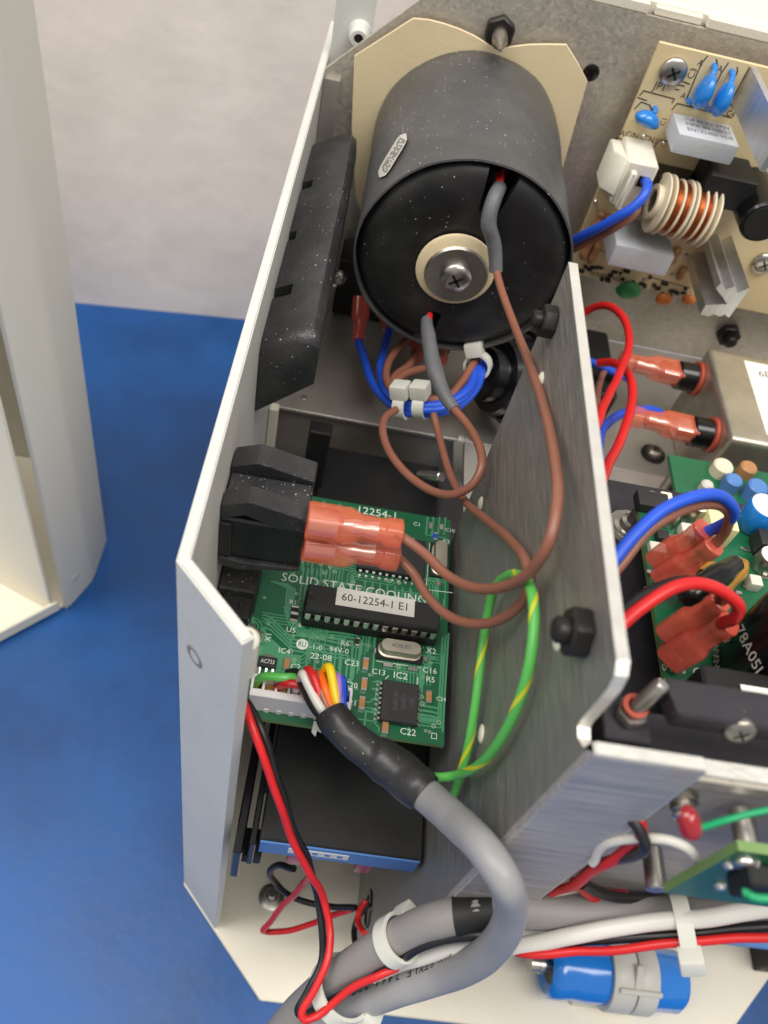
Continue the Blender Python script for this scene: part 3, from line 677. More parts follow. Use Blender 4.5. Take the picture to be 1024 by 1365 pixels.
wire('brown_wire', 'brown wire from the second small red terminal into the tied bundle', [(575, 488, 272), (555, 493, 268), (533, 503, 263), (524, 514, 259.5), (540, 527, 256), (580, 533, 254.5)], 1.3, 'wire_brown', G)
tg = (pD(590, 540, 251) - pD(520, 532, 257)).normalized()
for x, l in ((536, 'white cable tie round the wires under the drum, next to the brown loop'), (562, 'white cable tie round the wires under the drum, next to the grey sleeve')):
    zip_tie('cable_tie', pD(x, 541, 252.5), tg, 3.3, 3.3, l, width=3.6, head=pD(x + 4, 505, 246) - pD(x, 541, 252.5), group='nylon ties on the drum wires')
zip_tie('cable_tie', pD(637, 487, 265), pD(650, 470, 276) - pD(628, 512, 256), 3.6, 3.6, 'white cable tie at the end of the bundle under the drum edge', width=3.6, head=pD(630, 470, 260) - pD(637, 487, 265), group='nylon ties on the drum wires')
# small dark red terminals under the drum and the black block that holds them
tb = thing('terminal_block', 'black terminal block with dark red connectors in shadow under the drum', 'terminal block', pZ(520, 420, 133))
c = pZ(478, 385, 133.2)
bm = BM(); box(bm, (c.x - 9, 262, 133.1), (c.x + 40, 277, 158), bev=0.8); obj('block_body', bm, 'matte_black', tb)
for x, y, d, x2, y2, d2_ in ((482, 398, 288, 478, 455, 285), (505, 398, 290, 518, 440, 285), (556, 440, 286, 555, 478, 276), (592, 452, 282, 588, 482, 272)):
    a, b = pD(x, y, d), pD(x2, y2, d2_); quick_connect(tb, a, b - a, (0, 0, 1), 'terminal_dark', k=(b - a).length / 23.5 * 0.98, core=False)
s = screw_head(tb, pD(452, 370, 290), (0, -0.7, 0.7), 2.6, 1.6, 'dull_steel')
# ridged black bushing beyond the plate edge
p = pD(690, 505, 282); ub = (pD(655, 545, 268) - p).normalized()
bm = BM(); lathe(bm, [(0, 16), (7, 16), (9, 15), (9.6, 11), (12.5, 10.5), (13.2, 7), (14.5, 6.4), (15.4, 2), (16.6, 1), (17, -6), (0, -6)], p, Vector((-0.85, -0.35, 0.25)), 40)
single('cable_bushing', bm, 'gloss_black', 'ridged black rubber bushing behind the far edge of the brushed plate', 'bushing')
# under-shelf hardware: dark motor can, post and screw
um = thing('shelf_bracket', 'dusty dark bracket block below the shelf edge, behind the green circuit board', 'bracket', pZ(510, 660, 80))
bm = BM(); a = pZ(436, 622, 104); b = pZ(592, 645, 104); box(bm, (a.x, a.y - 26, 60), (b.x, a.y, 104), bev=2.5, seg=3); obj('block', bm, 'dusty_steel', um)
bm = BM(); box(bm, pD(418, 590, 262) - Vector((2, 0, 24)), pD(440, 590, 262) + Vector((0, 5, 4)), bev=0.5); obj('post', bm, 'matte_black', um)
bm = BM(); q = pD(560, 632, 240); cyl(bm, q, (0.5, -0.55, 0.65), 1.5, 10, 14, bev=0.3); obj('screw', bm, 'steel', um)
# ================================================================== control board
ZP = 151.0
cb = thing('control_board', 'green control circuit board with a white labelled chip beside the white side panel', 'circuit board', (12, 119, ZP - 1.6))
X0, X1, Y0, Y1 = -17.6, 43.2, 83.4, 154.0
bm = BM(); box(bm, (X0, Y0, ZP - 1.6), (X1, Y1, ZP)); bd = obj('board', bm, 'board_green', cb, None, mats=['board_edge'])
for f in bd.data.polygons:
    if abs(f.normal.z) < 0.5: f.material_index = 1
def z(x, y, h=0.0): return pZ(x, y, ZP + h)
# copper pours and traces: thin raised strips of paler mask
bm = BM()
def pour(px): prism(bm, [z(x, y, 0.03) for x, y in px], (0, 0, 0.03))
pour([(338, 853), (352, 834), (356, 846), (384, 871), (402, 874), (400, 890), (392, 902), (360, 896), (332, 880)])
obj('copper_pour', bm, 'board_green_pale', cb, None)
bm = BM()
TC = [0]
def trace(px, w=0.5):
    P = [z(x, y, 0.05) for x, y in px]
    for a, b in zip(P, P[1:]):
        TC[0] = (TC[0] + 1) % 17; lift_ = Vector((0, 0, 0.0018 * TC[0])); a = a + lift_; b = b + lift_
        d = (b - a); ln = d.length
        if ln < 1e-3: continue
        d.normalize(); s = Vector((-d.y, d.x, 0)) * (w / 2); e = d * (w / 2)
        bm.faces.new([bm.verts.new(q) for q in (a - e - s, b + e - s, b + e + s, a - e + s)])
for i in range(6):
    o_ = i * 6.2
    trace([(405 + o_, 757 + o_ * 0.1), (399 + o_ * 0.9, 800 + i), (394 + o_ * 0.85, 812)])
for i in range(4):
    o_ = i * 5.6
    trace([(362 + o_, 775 + o_ * 0.4), (384 + o_ * 0.55 , 779 + o_ * 0.4), (380 + o_ * 0.5, 815 + i * 2), (386 + o_ * 0.4 + i * 3, 832 + i), (398 + i * 3, 846 - i * 2), (470, 858 - i * 5.4 + 3)])
for i in range(4):
    o_ = i * 5.5
    trace([(354, 820 + o_), (362, 824 + o_), (390, 852 + o_ * 0.9), (440, 861 + o_ * 0.9), (448 + i * 8, 864 + o_ * 0.9), (444 + i * 8.5, 905)])
for i in range(5): trace([(410 + i * 11, 862), (408 + i * 11, 892)])
trace([(494, 842), (490, 868)]); trace([(500, 843), (497, 900)]); trace([(470, 858), (468, 912)])
for i in range(4): trace([(553, 939 + i * 6.5), (572 + i * 3, 942 + i * 6.7), (584 - i * 2, 944 + i * 6.7)])
trace([(590, 850), (584, 960), (550, 955)]); trace([(598, 845), (590, 975)]); trace([(594, 848), (587, 958), (556, 951)])
for i in range(3): trace([(497, 918 + i * 14), (508, 920 + i * 14)])
trace([(500, 950), (488, 948), (486, 966)]); trace([(440, 690), (440, 760)]); trace([(470, 765), (470, 790)])
for i in range(7): trace([(487 + i * 10, 774 + i * 1.9), (486 + i * 10, 786 + i * 1.9), (478 + i * 9, 792 + i * 2)])
for i in range(5): trace([(405 + i * 12, 742 + i * 5), (403 + i * 12, 760 + i * 4)])
for i in range(4): trace([(570 + i * 8, 690), (568 + i * 8, 712)])
rt = random.Random(5)
for k in range(85):
    x = X0 + 3 + rt.random() * (X1 - X0 - 8); y = Y0 + 3 + rt.random() * (Y1 - Y0 - 8); n_ = rt.randint(1, 4); pitch = 0.85
    L1, L2, sg = rt.uniform(3, 12), rt.uniform(2, 9), rt.choice((-1, 1)); hor = rt.random() < 0.5
    for q in range(n_):
        o_ = q * pitch
        pts = [(x + o_ * (0 if hor else 1), y + o_ * (1 if hor else 0))]
        if hor: pts += [(pts[0][0] + L1 - o_ * 0.4 * sg, pts[0][1]), (pts[0][0] + L1 - o_ * 0.4 * sg + 1.5, pts[0][1] + 1.5 * sg), (pts[0][0] + L1 - o_ * 0.4 * sg + 1.5, pts[0][1] + (1.5 + L2) * sg)]
        else: pts += [(pts[0][0], pts[0][1] + L1 - o_ * 0.4 * sg), (pts[0][0] + 1.5 * sg, pts[0][1] + L1 - o_ * 0.4 * sg + 1.5), (pts[0][0] + (1.5 + L2) * sg, pts[0][1] + L1 - o_ * 0.4 * sg + 1.5)]
        pts = [Vector((min(max(a_, X0 + 1), X1 - 1), min(max(b_, Y0 + 1), Y1 - 1), ZP + 0.012 + 0.0001 * k)) for a_, b_ in pts]
        for a_, b_ in zip(pts, pts[1:]):
            TC[0] = (TC[0] + 1) % 17; lift_ = Vector((0, 0, 0.0018 * TC[0])); a_ = a_ + lift_; b_ = b_ + lift_
            d_ = b_ - a_
            if d_.length < 0.05: continue
            d_.normalize(); s_ = Vector((-d_.y, d_.x, 0)) * 0.16
            bm.faces.new([bm.verts.new(v_) for v_ in (a_ - s_, b_ - s_, b_ + s_, a_ + s_)])
obj('copper_traces', bm, 'board_green_pale', cb, None, kind='stuff')
# vias
bm = BM()
for x, y in [(405, 742), (402, 748), (422, 744), (428, 752), (440, 756), (459, 751), (446, 762), (467, 748), (433, 764), (461, 739), (446, 778), (455, 779), (468, 781), (481, 783), (493, 787), (505, 789), (519, 775), (532, 777), (562, 929), (563, 938), (578, 968), (585, 963), (388, 868), (392, 880), (531, 889), (471, 776), (432, 775)]:
    lathe(bm, [(0.28, 0.02), (0.28, 0.08), (0.62, 0.08), (0.62, 0.02)], z(x, y), (0, 0, 1), 12)
for k in range(70): lathe(bm, [(0.2, 0.02), (0.2, 0.09), (0.45, 0.09), (0.45, 0.02)], (rt.uniform(X0 + 2, X1 - 2), rt.uniform(Y0 + 2, Y1 - 2), ZP), (0, 0, 1), 10)
obj('vias', bm, 'via_ring', cb, kind='stuff')
UX = Vector((1, 0, 0)); UY = Vector((0, 1, 0)); UZ = Vector((0, 0, 1))
def silk(s, x, y, size, align='CENTER', rot=0, sq=1.0):
    c, s_ = math.cos(math.radians(rot)), math.sin(math.radians(rot))
    return lettering(cb, s, z(x, y, 0.11), Vector((c, s_, 0)), Vector((-s_, c, 0)), size * (1.0 if size > 2.5 else 0.9), 'silkscreen', align, 'silkscreen_text', sq)
silk('SOLID STATE COOLING', 375, 769, 2.7, 'LEFT', sq=0.99)
silk('12254-1', 503, 684, 2.7)
for s, x, y, sz in (('R1', 391, 803, 1.5), ('U5', 388, 840, 1.7), ('6', 400, 833, 1.5), ('IC4', 379, 868, 1.7), ('C2', 394, 889, 1.7), ('-1-0', 421, 863, 1.7), ('94V-0', 452, 867, 1.7), ('R6', 460, 858, 1.7), ('22-08', 428, 876, 1.9), ('C23', 469, 884, 1.8), ('C13', 505, 896, 1.7),
                    ('C16', 573, 894, 1.8), ('X2', 575, 868, 1.8), ('R5', 574, 906, 1.8), ('C20', 468, 913, 1.6), ('C21', 467, 937, 1.6), ('IC2', 534, 901, 2.1), ('C22', 544, 976, 1.9), ('C24', 588, 932, 1.2), ('D2', 567, 747, 1.7), ('R3', 595, 722, 1.5), ('C1', 556, 699, 1.5), ('C10', 600, 707, 1.4), ('3.', 339, 869, 1.5), ('1', 327, 912, 1.6), ('7', 562, 866, 1.7), ('U6', 565, 796, 1.4)): silk(s, x, y, sz)
silk('X1', 358, 849, 1.7, rot=90)
bm = BM(); lathe(bm, [(0.0, 0.11), (1.55, 0.11), (1.55, 0.02)], z(403, 859), (0, 0, 1), 24); rm = obj('recognition_mark', bm, 'silkscreen', cb)
lettering(rm, 'RU', z(403, 859, 0.16), UX, UY, 1.6, 'board_green', squeeze=0.7)
# outline strips of the silkscreen
bm = BM()
trace([(481, 706), (478, 770)], 0.15); trace([(573, 724), (568, 786), (603, 790)], 0.18); trace([(518, 901), (514, 905)], 0.2); trace([(502, 881), (560, 890)], 0.2); trace([(557, 903), (556, 915)], 0.2); trace([(575, 984), (582, 985), (582, 978), (576, 977), (575, 984)], 0.15)
obj('silkscreen_outline', bm, 'silkscreen', cb, None)
# the long chip in its socket
def chipbox(name, px0, px1, h0, h1, mat, bev=0.15, parent=None):
    a = z(px0[0], px0[1], h1); b = z(px1[0], px1[1], h1)
    bm = BM(); box(bm, (min(a.x, b.x), min(a.y, b.y), ZP + h0), (max(a.x, b.x), max(a.y, b.y), ZP + h1), bev=bev)
    return obj(name, bm, mat, parent or cb, 30), (min(a.x, b.x), min(a.y, b.y), max(a.x, b.x), max(a.y, b.y))
a = z(412, 777, 8.0); b = z(586, 839, 8.0)
cx0, cx1, cy1, cy0 = a.x, b.x, a.y, a.y - 7.6
bm = BM(); box(bm, (cx0 - 0.2, cy0 - 0.7, ZP), (cx1 + 0.2, cy1 + 0.7, ZP + 3.6), bev=0.2); obj('chip_socket', bm, 'matte_black', cb)
bm = BM(); box(bm, (cx0, cy0, ZP + 4.4), (cx1, cy1, ZP + 8.0), bev=0.35)
dip = obj('long_chip', bm, 'chip_black', cb, 30)
bm = BM(); lathe(bm, [(0, 0.03), (1.0, 0.03), (1.1, 0.01)], (cx0 + 1.3, (cy0 + cy1) / 2, ZP + 8.0), (0, 0, 1), 16); obj('pin_mark', bm, 'gloss_black', dip)
pinm = None
for side_ in (0, 1):
    for i in range(14):
        x = cx0 + 1.05 + i * (cx1 - cx0 - 2.1) / 13; yy = cy0 - 0.25 if side_ == 0 else cy1 + 0.25
        if pinm is None or side_ != ps:
            bm = BM(); sgn = -1 if side_ == 0 else 1
            prism(bm, [(x - 0.75, yy - sgn * 0.5, ZP + 6.1), (x + 0.75, yy - sgn * 0.5, ZP + 6.1), (x + 0.75, yy + sgn * 0.25, ZP + 5.8), (x + 0.75, yy + sgn * 0.3, ZP + 4.0), (x + 0.3, yy + sgn * 0.3, ZP + 3.2), (x - 0.3, yy + sgn * 0.3, ZP + 3.2), (x - 0.75, yy + sgn * 0.3, ZP + 4.0), (x - 0.75, yy + sgn * 0.25, ZP + 5.8)][:0] or [(x - 0.75, yy, ZP + 6.1), (x + 0.75, yy, ZP + 6.1), (x + 0.75, yy, ZP + 4.3), (x + 0.3, yy, ZP + 3.3), (x - 0.3, yy, ZP + 3.3), (x - 0.75, yy, ZP + 4.3)], (0, sgn * 0.35, 0), bev=0.08)
            o = obj('pin', bm, 'pin_tin', dip); pinm = o; px_ = x; ps = side_
        else:
            o = pinm.copy(); coll.objects.link(o); o.parent = dip; o.location = pinm.location + Vector(((x - px_) * MM, 0, 0)); ORIG[o] = ORIG[pinm]
la = z(450, 783, 8.2); lb_ = z(552, 826, 8.2)
bm = BM(); box(bm, (la.x, la.y - 5.2, ZP + 8.01), (lb_.x, la.y + 0.15, ZP + 8.09)); lab = obj('paper_label', bm, 'label_white', dip)
lettering(lab, '60-12254-1 E1', ((la.x + lb_.x) / 2, la.y - 2.6, ZP + 8.13), UX, UY, 2.35, 'silk_black', squeeze=0.92)
# small-outline chip IC2
def soic(px0, px1, h, npin, label=None, rows='x', bodymat='chip_black'):
    o, (x0, y0, x1, y1) = chipbox('chip', px0, px1, 0.3, h, bodymat, 0.2)
    bm = BM()
    for i in range(npin):
        if rows == 'x':
            yy = y0 + (i + 0.6) * (y1 - y0) / (npin + 0.2)
            for s in (-1, 1):
                xx = x0 if s < 0 else x1
                prism(bm, [(xx, yy - 0.22, ZP + h * 0.55), (xx + s * 0.5, yy - 0.22, ZP + h * 0.5), (xx + s * 0.75, yy - 0.22, ZP + 0.25), (xx + s * 1.3, yy - 0.22, ZP + 0.2), (xx + s * 1.3, yy - 0.22, ZP + 0.03), (xx + s * 0.55, yy - 0.22, ZP + 0.05), (xx + s * 0.3, yy - 0.22, ZP + h * 0.35), (xx, yy - 0.22, ZP + h * 0.4)], (0, 0.44, 0))
        else:
            xx = x0 + (i + 0.6) * (x1 - x0) / (npin + 0.2)
            for s in (-1, 1):
                yy = y0 if s < 0 else y1
                prism(bm, [(xx - 0.36, yy, ZP + h * 0.55), (xx - 0.36, yy + s * 0.5, ZP + h * 0.5), (xx - 0.36, yy + s * 0.75, ZP + 0.25), (xx - 0.36, yy + s * 1.4, ZP + 0.2), (xx - 0.36, yy + s * 1.4, ZP + 0.03), (xx - 0.36, yy + s * 0.55, ZP + 0.05), (xx - 0.36, yy + s * 0.3, ZP + h * 0.35), (xx - 0.36, yy, ZP + h * 0.4)], (0.72, 0, 0))
    obj('pins', bm, 'pin_tin', o, kind='stuff')
    return o, (x0, y0, x1, y1)
ic2, (x0, y0, x1, y1) = soic((511, 905), (556, 966), 2.2, 8)
for k, s in enumerate(('PIC10F74', '1-20/SO', '0711')): lettering(ic2, s, (x0 + 3.4 + k * 2.1, (y0 + y1) / 2, ZP + 2.24), (0, -1, 0), UX, 1.15, 'ink_grey', squeeze=0.8)
big, (x0, y0, x1, y1) = soic((482, 706), (566, 770), 2.6, 10, rows='y')
sot, (x0, y0, x1, y1) = chipbox('small_chip', (346, 873), (368, 891), 0.25, 1.3, 'chip_black', 0.15)
lettering(sot, 'AC733', ((x0 + x1) / 2, (y0 + y1) / 2, ZP + 1.34), UX, UY, 1.15, 'silkscreen', squeeze=0.75)
bm = BM()
for i in range(3):
    x = x0 + 0.7 + i * (x1 - x0 - 1.4) / 2; prism(bm, [(x - 0.25, y0, ZP + 0.7), (x - 0.25, y0 - 0.9, ZP + 0.25), (x - 0.25, y0 - 1.9, ZP + 0.2), (x - 0.25, y0 - 1.9, ZP + 0.05), (x - 0.25, y0, ZP + 0.4)], (0.5, 0, 0))
box(bm, (x0 + 1.0, y1, ZP + 0.05), (x1 - 1.0, y1 + 0.9, ZP + 0.5)); obj('pins', bm, 'pin_tin', sot, kind='stuff')
# chip capacitors and resistors
def smd(x, y, w, l, h, mat='ceramic_tan', name='chip_capacitor', vert=True):
    c = z(x, y); hw, hl = (w / 2, l / 2) if vert else (l / 2, w / 2)
    bm = BM(); box(bm, (c.x - hw, c.y - hl, ZP + 0.05), (c.x + hw, c.y + hl, ZP + h), bev=0.08); o = obj(name, bm, mat, cb)
    bm = BM()
    for s in (-1, 1):
        if vert: box(bm, (c.x - hw - 0.02, c.y + s * hl - 0.38, ZP + 0.03), (c.x + hw + 0.02, c.y + s * hl + 0.38 * 0.4, ZP + h + 0.03), bev=0.05)
        else: box(bm, (c.x + s * hl - 0.38 * (1 if s > 0 else 0.4), c.y - hw - 0.02, ZP + 0.03), (c.x + s * hl + 0.38 * (0.4 if s > 0 else 1), c.y + hw + 0.02, ZP + h + 0.03), bev=0.05)
    obj('solder_caps', bm, 'pin_tin', o)
for x, y in ((487, 886), (485, 913), (482, 938), (571, 930), (382, 886)): smd(x, y, 1.5, 2.9, 1.0)
c = smd(513, 970, 1.6, 3.0, 1.1, vert=True)
smd(476, 856, 1.1, 2.0, 0.6, 'chip_black', 'chip_resistor'); smd(393, 814, 1.9, 1.8, 0.7, 'chip_black', 'chip_resistor'); smd(392, 824, 1.9, 1.8, 0.9, 'matte_black', 'chip_resistor')
smd(580, 716, 1.2, 2.2, 0.8, 'wire_blue', 'chip_resistor'); smd(343, 893, 0.9, 1.6, 0.6, 'pin_tin', 'chip_resistor'); smd(318, 905, 1.0, 1.8, 0.6, 'pin_tin', 'chip_resistor')
bm = BM()
for x, y, w_, l_ in ((574, 701, 1.4, 2.4), (588, 703, 1.4, 2.2), (517, 887, 2.8, 1.4), (550, 892, 2.9, 1.4), (584, 778, 1.6, 1.8), (567, 879, 1.6, 1.4), (500, 868, 0.9, 1.6)):
    c = z(x, y); box(bm, (c.x - w_ / 2, c.y - l_ / 2, ZP), (c.x + w_ / 2, c.y + l_ / 2, ZP + 0.45), bev=0.2)
obj('solder_pads', bm, 'pin_tin', cb, kind='stuff')
# crystals: stadium cans with a flange
def crystal(x, y, l, w_, h, vert, text=None):
    c = z(x, y); bm = BM()
    def stad(L, W, zz):
        out = []
        for k in range(24):
            a = 2 * math.pi * k / 24; px_ = math.cos(a) * W / 2; py_ = math.sin(a) * W / 2
            px_ += math.copysign((L - W) / 2, math.cos(a)); out.append(Vector((c.x + px_, c.y + py_, zz)) if not vert else Vector((c.x - py_, c.y + px_, zz)))
        return out
    rings = [[bm.verts.new(p) for p in stad(L, W, ZP + q)] for L, W, q in ((l, w_, 0.7), (l, w_, 1.2), (l - 0.9, w_ - 0.9, 1.35), (l - 0.9, w_ - 0.9, h - 0.4), (l - 1.3, w_ - 1.3, h), (l - 2.2, w_ - 2.2, h))]
    for A_, B_ in zip(rings, rings[1:]):
        for k in range(24): bm.faces.new((A_[k], A_[(k + 1) % 24], B_[(k + 1) % 24], B_[k]))
    bm.faces.new(rings[0]); bm.faces.new(rings[-1])
    o = obj('crystal', bm, 'filter_can', cb, 40)
    bm = BM(); hl, hw = (l / 2 + 0.3, w_ / 2 + 0.3) if not vert else (w_ / 2 + 0.3, l / 2 + 0.3)
    box(bm, (c.x - hl, c.y - hw, ZP), (c.x + hl, c.y + hw, ZP + 0.7), bev=0.1); obj('crystal_base', bm, 'matte_black', o)
    if text: lettering(o, text, (c.x, c.y, ZP + h + 0.05), UX, UY, 1.1, 'ink_grey', squeeze=0.8)
crystal(532, 870, 11.6, 4.9, 3.4, False, 'AC40.332')
crystal(585, 748, 11.2, 4.7, 3.4, True)
# black connector at the panel edge of the board
jk = thing('panel_connector', 'dusty black connector on the circuit board beneath the rocker switch', 'connector', z(335, 810))
a = z(362, 775, 12.0); b = z(345, 835, 9.0)
bm = BM(); box(bm, (-17.7, b.y + 7.5, ZP + 0.02), (a.x - 3.2, 139, ZP + 12.0), bev=0.5); obj('housing', bm, 'dusty_black', jk, 30)
bm = BM(); box(bm, (-16.6, b.y + 1.8, ZP + 0.02), (a.x - 3.6, b.y + 8.2, ZP + 8.8), bev=0.5); obj('rear_block', bm, 'matte_black', jk, 30)
bm = BM(); box(bm, (-12.0, b.y + 4.2, ZP + 8.7), (a.x - 6.0, b.y + 6.0, ZP + 9.8), bev=0.3); obj('latch', bm, 'dusty_black', jk)
for x, y in ((322, 825), (333, 833), (344, 842)):
    c = z(x, y, 5); bm = BM(); obox(bm, c, (0.95, -0.3, 0), (0.3, 0.95, 0), UZ, 3.0, 0.9, 0.9, bev=0.15); obox(bm, c + Vector((1.2, -0.5, -2)), UX, UY, UZ, 0.8, 0.8, 4.0, bev=0.1); obj('contact', bm, 'pin_tin', jk)
# white header with its coloured wires
hw_ = thing('wire_header', 'white plastic pin header with coloured wires at the edge of the circuit board', 'connector', z(400, 940))
hx0 = z(331, 930, 8).x; hx1 = z(470, 925, 8).x
hy0 = 85.3; hy1 = 91.0
HT = ZP + 8.0
bm = BM()
box(bm, (hx0, hy0, ZP + 0.02), (hx1, hy0 + 1.9, HT), bev=0.2); box(bm, (hx0, hy1 - 0.9, ZP + 0.02), (hx1, hy1, HT), bev=0.2); box(bm, (hx0 + 0.25, hy0 + 0.3, ZP + 0.03), (hx1 - 0.25, hy1 - 0.3, HT - 3.6))
ncell = 8; step = (hx1 - hx0) / ncell
for i in range(ncell + 1): box(bm, (hx0 + i * step - 0.3 + (0.3 if i == 0 else 0) - (0.3 if i == ncell else 0), hy0 + 1.8, ZP), (hx0 + i * step + 0.3 + (0.3 if i == 0 else 0) - (0.3 if i == ncell else 0), hy1 - 0.8, HT - 0.1))
obj('housing', bm, 'header_white', hw_)
for i in range(ncell):
    bm = BM(); xc = hx0 + (i + 0.5) * step; box(bm, (xc - 1.1, hy0 + 2.1, ZP + 1), (xc + 1.1, hy1 - 1.1, HT - 2.9), bev=0.1); obj('contact', bm, 'brass', hw_)
    bm = BM(); box(bm, (xc - 0.6, hy0 - 0.22, ZP + 0.04), (xc + 0.6, hy0 - 0.01, ZP + 1.6)); obj('foot', bm, 'header_white', hw_)
# moisture tab of torn white label at the board edge
bm = BM(); prism(bm, [z(418, 962, 0.2), z(430, 966, 0.4), z(434, 974, 0.6), z(428, 977, 0.3), z(422, 974, 1.0), z(420, 982, 0.4), z(415, 976, 0.4)], (0.1, 0, 0.5)); single('label_scrap', bm, 'label_white', 'torn scrap of white label at the near edge of the green board', 'label scrap')
# ================================================================== grey cable with shrink sleeve, coloured cores
gc = thing('grey_cable', 'thick grey round cable with black shrink sleeve curving from the white header', 'cable', pD(640, 1130, 170))
core_r = 1.05
cores = [('wire_black', [(384, 897, 197), (396, 897, 194), (404, 915, 189), (420, 945, 184), (436, 962, 182)]),
         ('wire_green', [(341, 911, 196), (352, 902, 192), (375, 903, 191), (396, 905, 192), (415, 930, 189), (438, 960, 184)]),
         ('wire_red', [(370, 916, 195), (382, 911, 191), (400, 914, 191), (416, 930, 190), (440, 958, 185)]),
         ('wire_white', [(394, 921, 195), (401, 905, 190), (404, 899, 186), (412, 915, 184), (424, 938, 182), (440, 960, 181)]),
         ('wire_red', [(408, 923, 196), (405, 905, 191), (411, 893, 187), (418, 903, 184), (430, 935, 183), (444, 960, 182)]),
         ('wire_brown', [(420, 925, 196), (417, 910, 190), (420, 900, 186), (426, 915, 184), (437, 942, 182), (448, 962, 181)]),
         ('wire_orange', [(432, 927, 196), (425, 910, 191), (427, 899, 187), (433, 915, 183.5), (441, 938, 182), (450, 958, 181)]),
         ('wire_yellow', [(444, 928, 197), (433, 908, 191), (433, 893, 187), (439, 890, 184.5), (443, 905, 183), (447, 928, 182), (454, 955, 181.5)]),
         ('wire_violet', [(452, 928, 197), (447, 912, 190), (449, 902, 186), (450, 915, 183.5), (450, 935, 182), (457, 955, 181.5)]),
         ('wire_blue', [(461, 930, 198), (458, 915, 191), (456, 906, 187), (456, 920, 185), (456, 936, 183.5), (461, 955, 183)])]
for m_, pts in cores:
    bm = BM(); tube(bm, path(*pts), core_r, 10, 7); obj('core', bm, m_, gc)
bm = BM(); tube(bm, path((441, 950, 181), (447, 960, 180), (470, 985, 178), (492, 1003, 177), (512, 1014, 176), (535, 1032, 174), (556, 1050, 171), (566, 1059, 170)), [3.6, 3.8, 3.75, 3.9, 4.5, 4.6, 4.5, 4.15], 28, 9, wob=0.09)
obj('shrink_sleeve', bm, 'shrink_black', gc, 60)
CP = path((548, 1043, 172), (568, 1060, 170), (605, 1092, 160), (645, 1132, 147), (672, 1172, 144), (681, 1212, 153), (668, 1250, 164), (635, 1282, 175), (590, 1300, 184), (530, 1318, 190), (470, 1340, 196), (410, 1372, 200), (370, 1410, 203))
bm = BM(); Pc, Fc = tube(bm, CP, [3.5, 3.5, 3.4, 3.2, 3.1, 3.2, 3.4, 3.6, 3.8, 3.9, 4.0, 4.0, 4.0], 28, 10, wob=0.02); cab = obj('cable_jacket', bm, 'cable_grey', gc, 60)
# printed line on the jacket, walking along the cable, upside down as in the photograph
def cable_print(parent, P, i0, text, r, size, mat, normal_hint, flip=False):
    bm = BM(); 
    # arc-length table
    s = [0.0]
    for a, b in zip(P, P[1:]): s.append(s[-1] + (b - a).length)
    pos = s[i0]
    for chh in text:
        if chh == ' ': pos += size * 0.75; continue
        k = max(i for i in range(len(s)) if s[i] <= pos); k = min(k, len(P) - 2); q = (pos - s[k]) / max(1e-6, s[k + 1] - s[k]); p = P[k].lerp(P[k + 1], q)
        t = (P[k + 1] - P[k]).normalized(); nn = Vector(normal_hint(p)); nn = (nn - t * nn.dot(t)).normalized()
        key = (chh, 'CENTER')
        if key not in FONTM:
            c = bpy.data.curves.new('f', 'FONT'); c.body = chh; c.align_x = 'CENTER'; c.align_y = 'CENTER'; c.size = 1.4; c.resolution_u = 2
            o = bpy.data.objects.new('f', c); coll.objects.link(o); dg = bpy.context.evaluated_depsgraph_get(); FONTM[key] = bpy.data.meshes.new_from_object(o.evaluated_get(dg)); bpy.data.objects.remove(o); bpy.data.curves.remove(c)
        b2 = bmesh.new(); b2.from_mesh(FONTM[key]); uu = t; vv = nn.cross(uu).normalized()
        for x in b2.verts:
            off = x.co.y * size; a_ = off / r
            x.co = p + uu * (x.co.x * size * 0.95) + nn * (math.cos(a_) * (r + 0.06)) + vv * (math.sin(a_) * (r + 0.06))
        _merge(bm, b2); pos += size * 1.02
    return obj('printed_line', bm, mat, parent, None)
def towards(px_, py_, up):
    return lambda p: (CAM - p).normalized() + up
cable_print(cab, Pc, 74, 'AWM STYLE 2464 99C', 4.02, 1.9, 'silk_black', lambda p: (CAM - p).normalized() + Vector((0, 0.62, 0.25)))
# second grey cable lying along the front, with a black shrink band
g2_ = thing('grey_cable', 'grey flat lying cable along the base with a black shrink band near the bend', 'cable', pD(560, 1260, 215))
bm = BM(); P2, F2 = tube(bm, path((1060, 1222, 166), (1000, 1222, 168), (900, 1222, 171), (800, 1218, 174), (700, 1214, 175.5), (640, 1217, 176), (585, 1226, 178), (535, 1247, 183), (480, 1280, 189), (430, 1318, 195), (385, 1362, 200), (350, 1410, 205)), 3.9, 26, 9, wob=0.02); obj('cable_jacket', bm, 'cable_dim', g2_, 60)
a = pD(607, 1221.5, 177); b = pD(660, 1216, 175.8)
bm = BM(); tube(bm, [a, a.lerp(b, 0.5), b], 4.3, 26, 6, wob=0.04); obj('shrink_band', bm, 'matte_black', g2_, 60)
wire('white_wire', 'thick white wire running along the grey cable at the front', [(1060, 1206, 157), (1024, 1211, 158.5), (960, 1219, 161), (900, 1226, 164), (830, 1235, 167), (770, 1246, 169), (715, 1258, 172), (680, 1262, 174), (640, 1264, 177), (600, 1268, 181), (550, 1280, 186), (500, 1302, 192)], 1.75, 'wire_white')
wire('black_wire', 'black braided wire running under the white wire at the front', [(1060, 1232, 160), (1010, 1237, 161.5), (950, 1241, 163), (900, 1244, 165), (850, 1249, 167), (800, 1253, 169), (740, 1258, 172), (690, 1258, 174), (650, 1247, 173), (600, 1249, 175.5), (560, 1262, 178.5), (520, 1286, 184), (480, 1302, 188), (430, 1330, 192)], 1.1, 'wire_black')
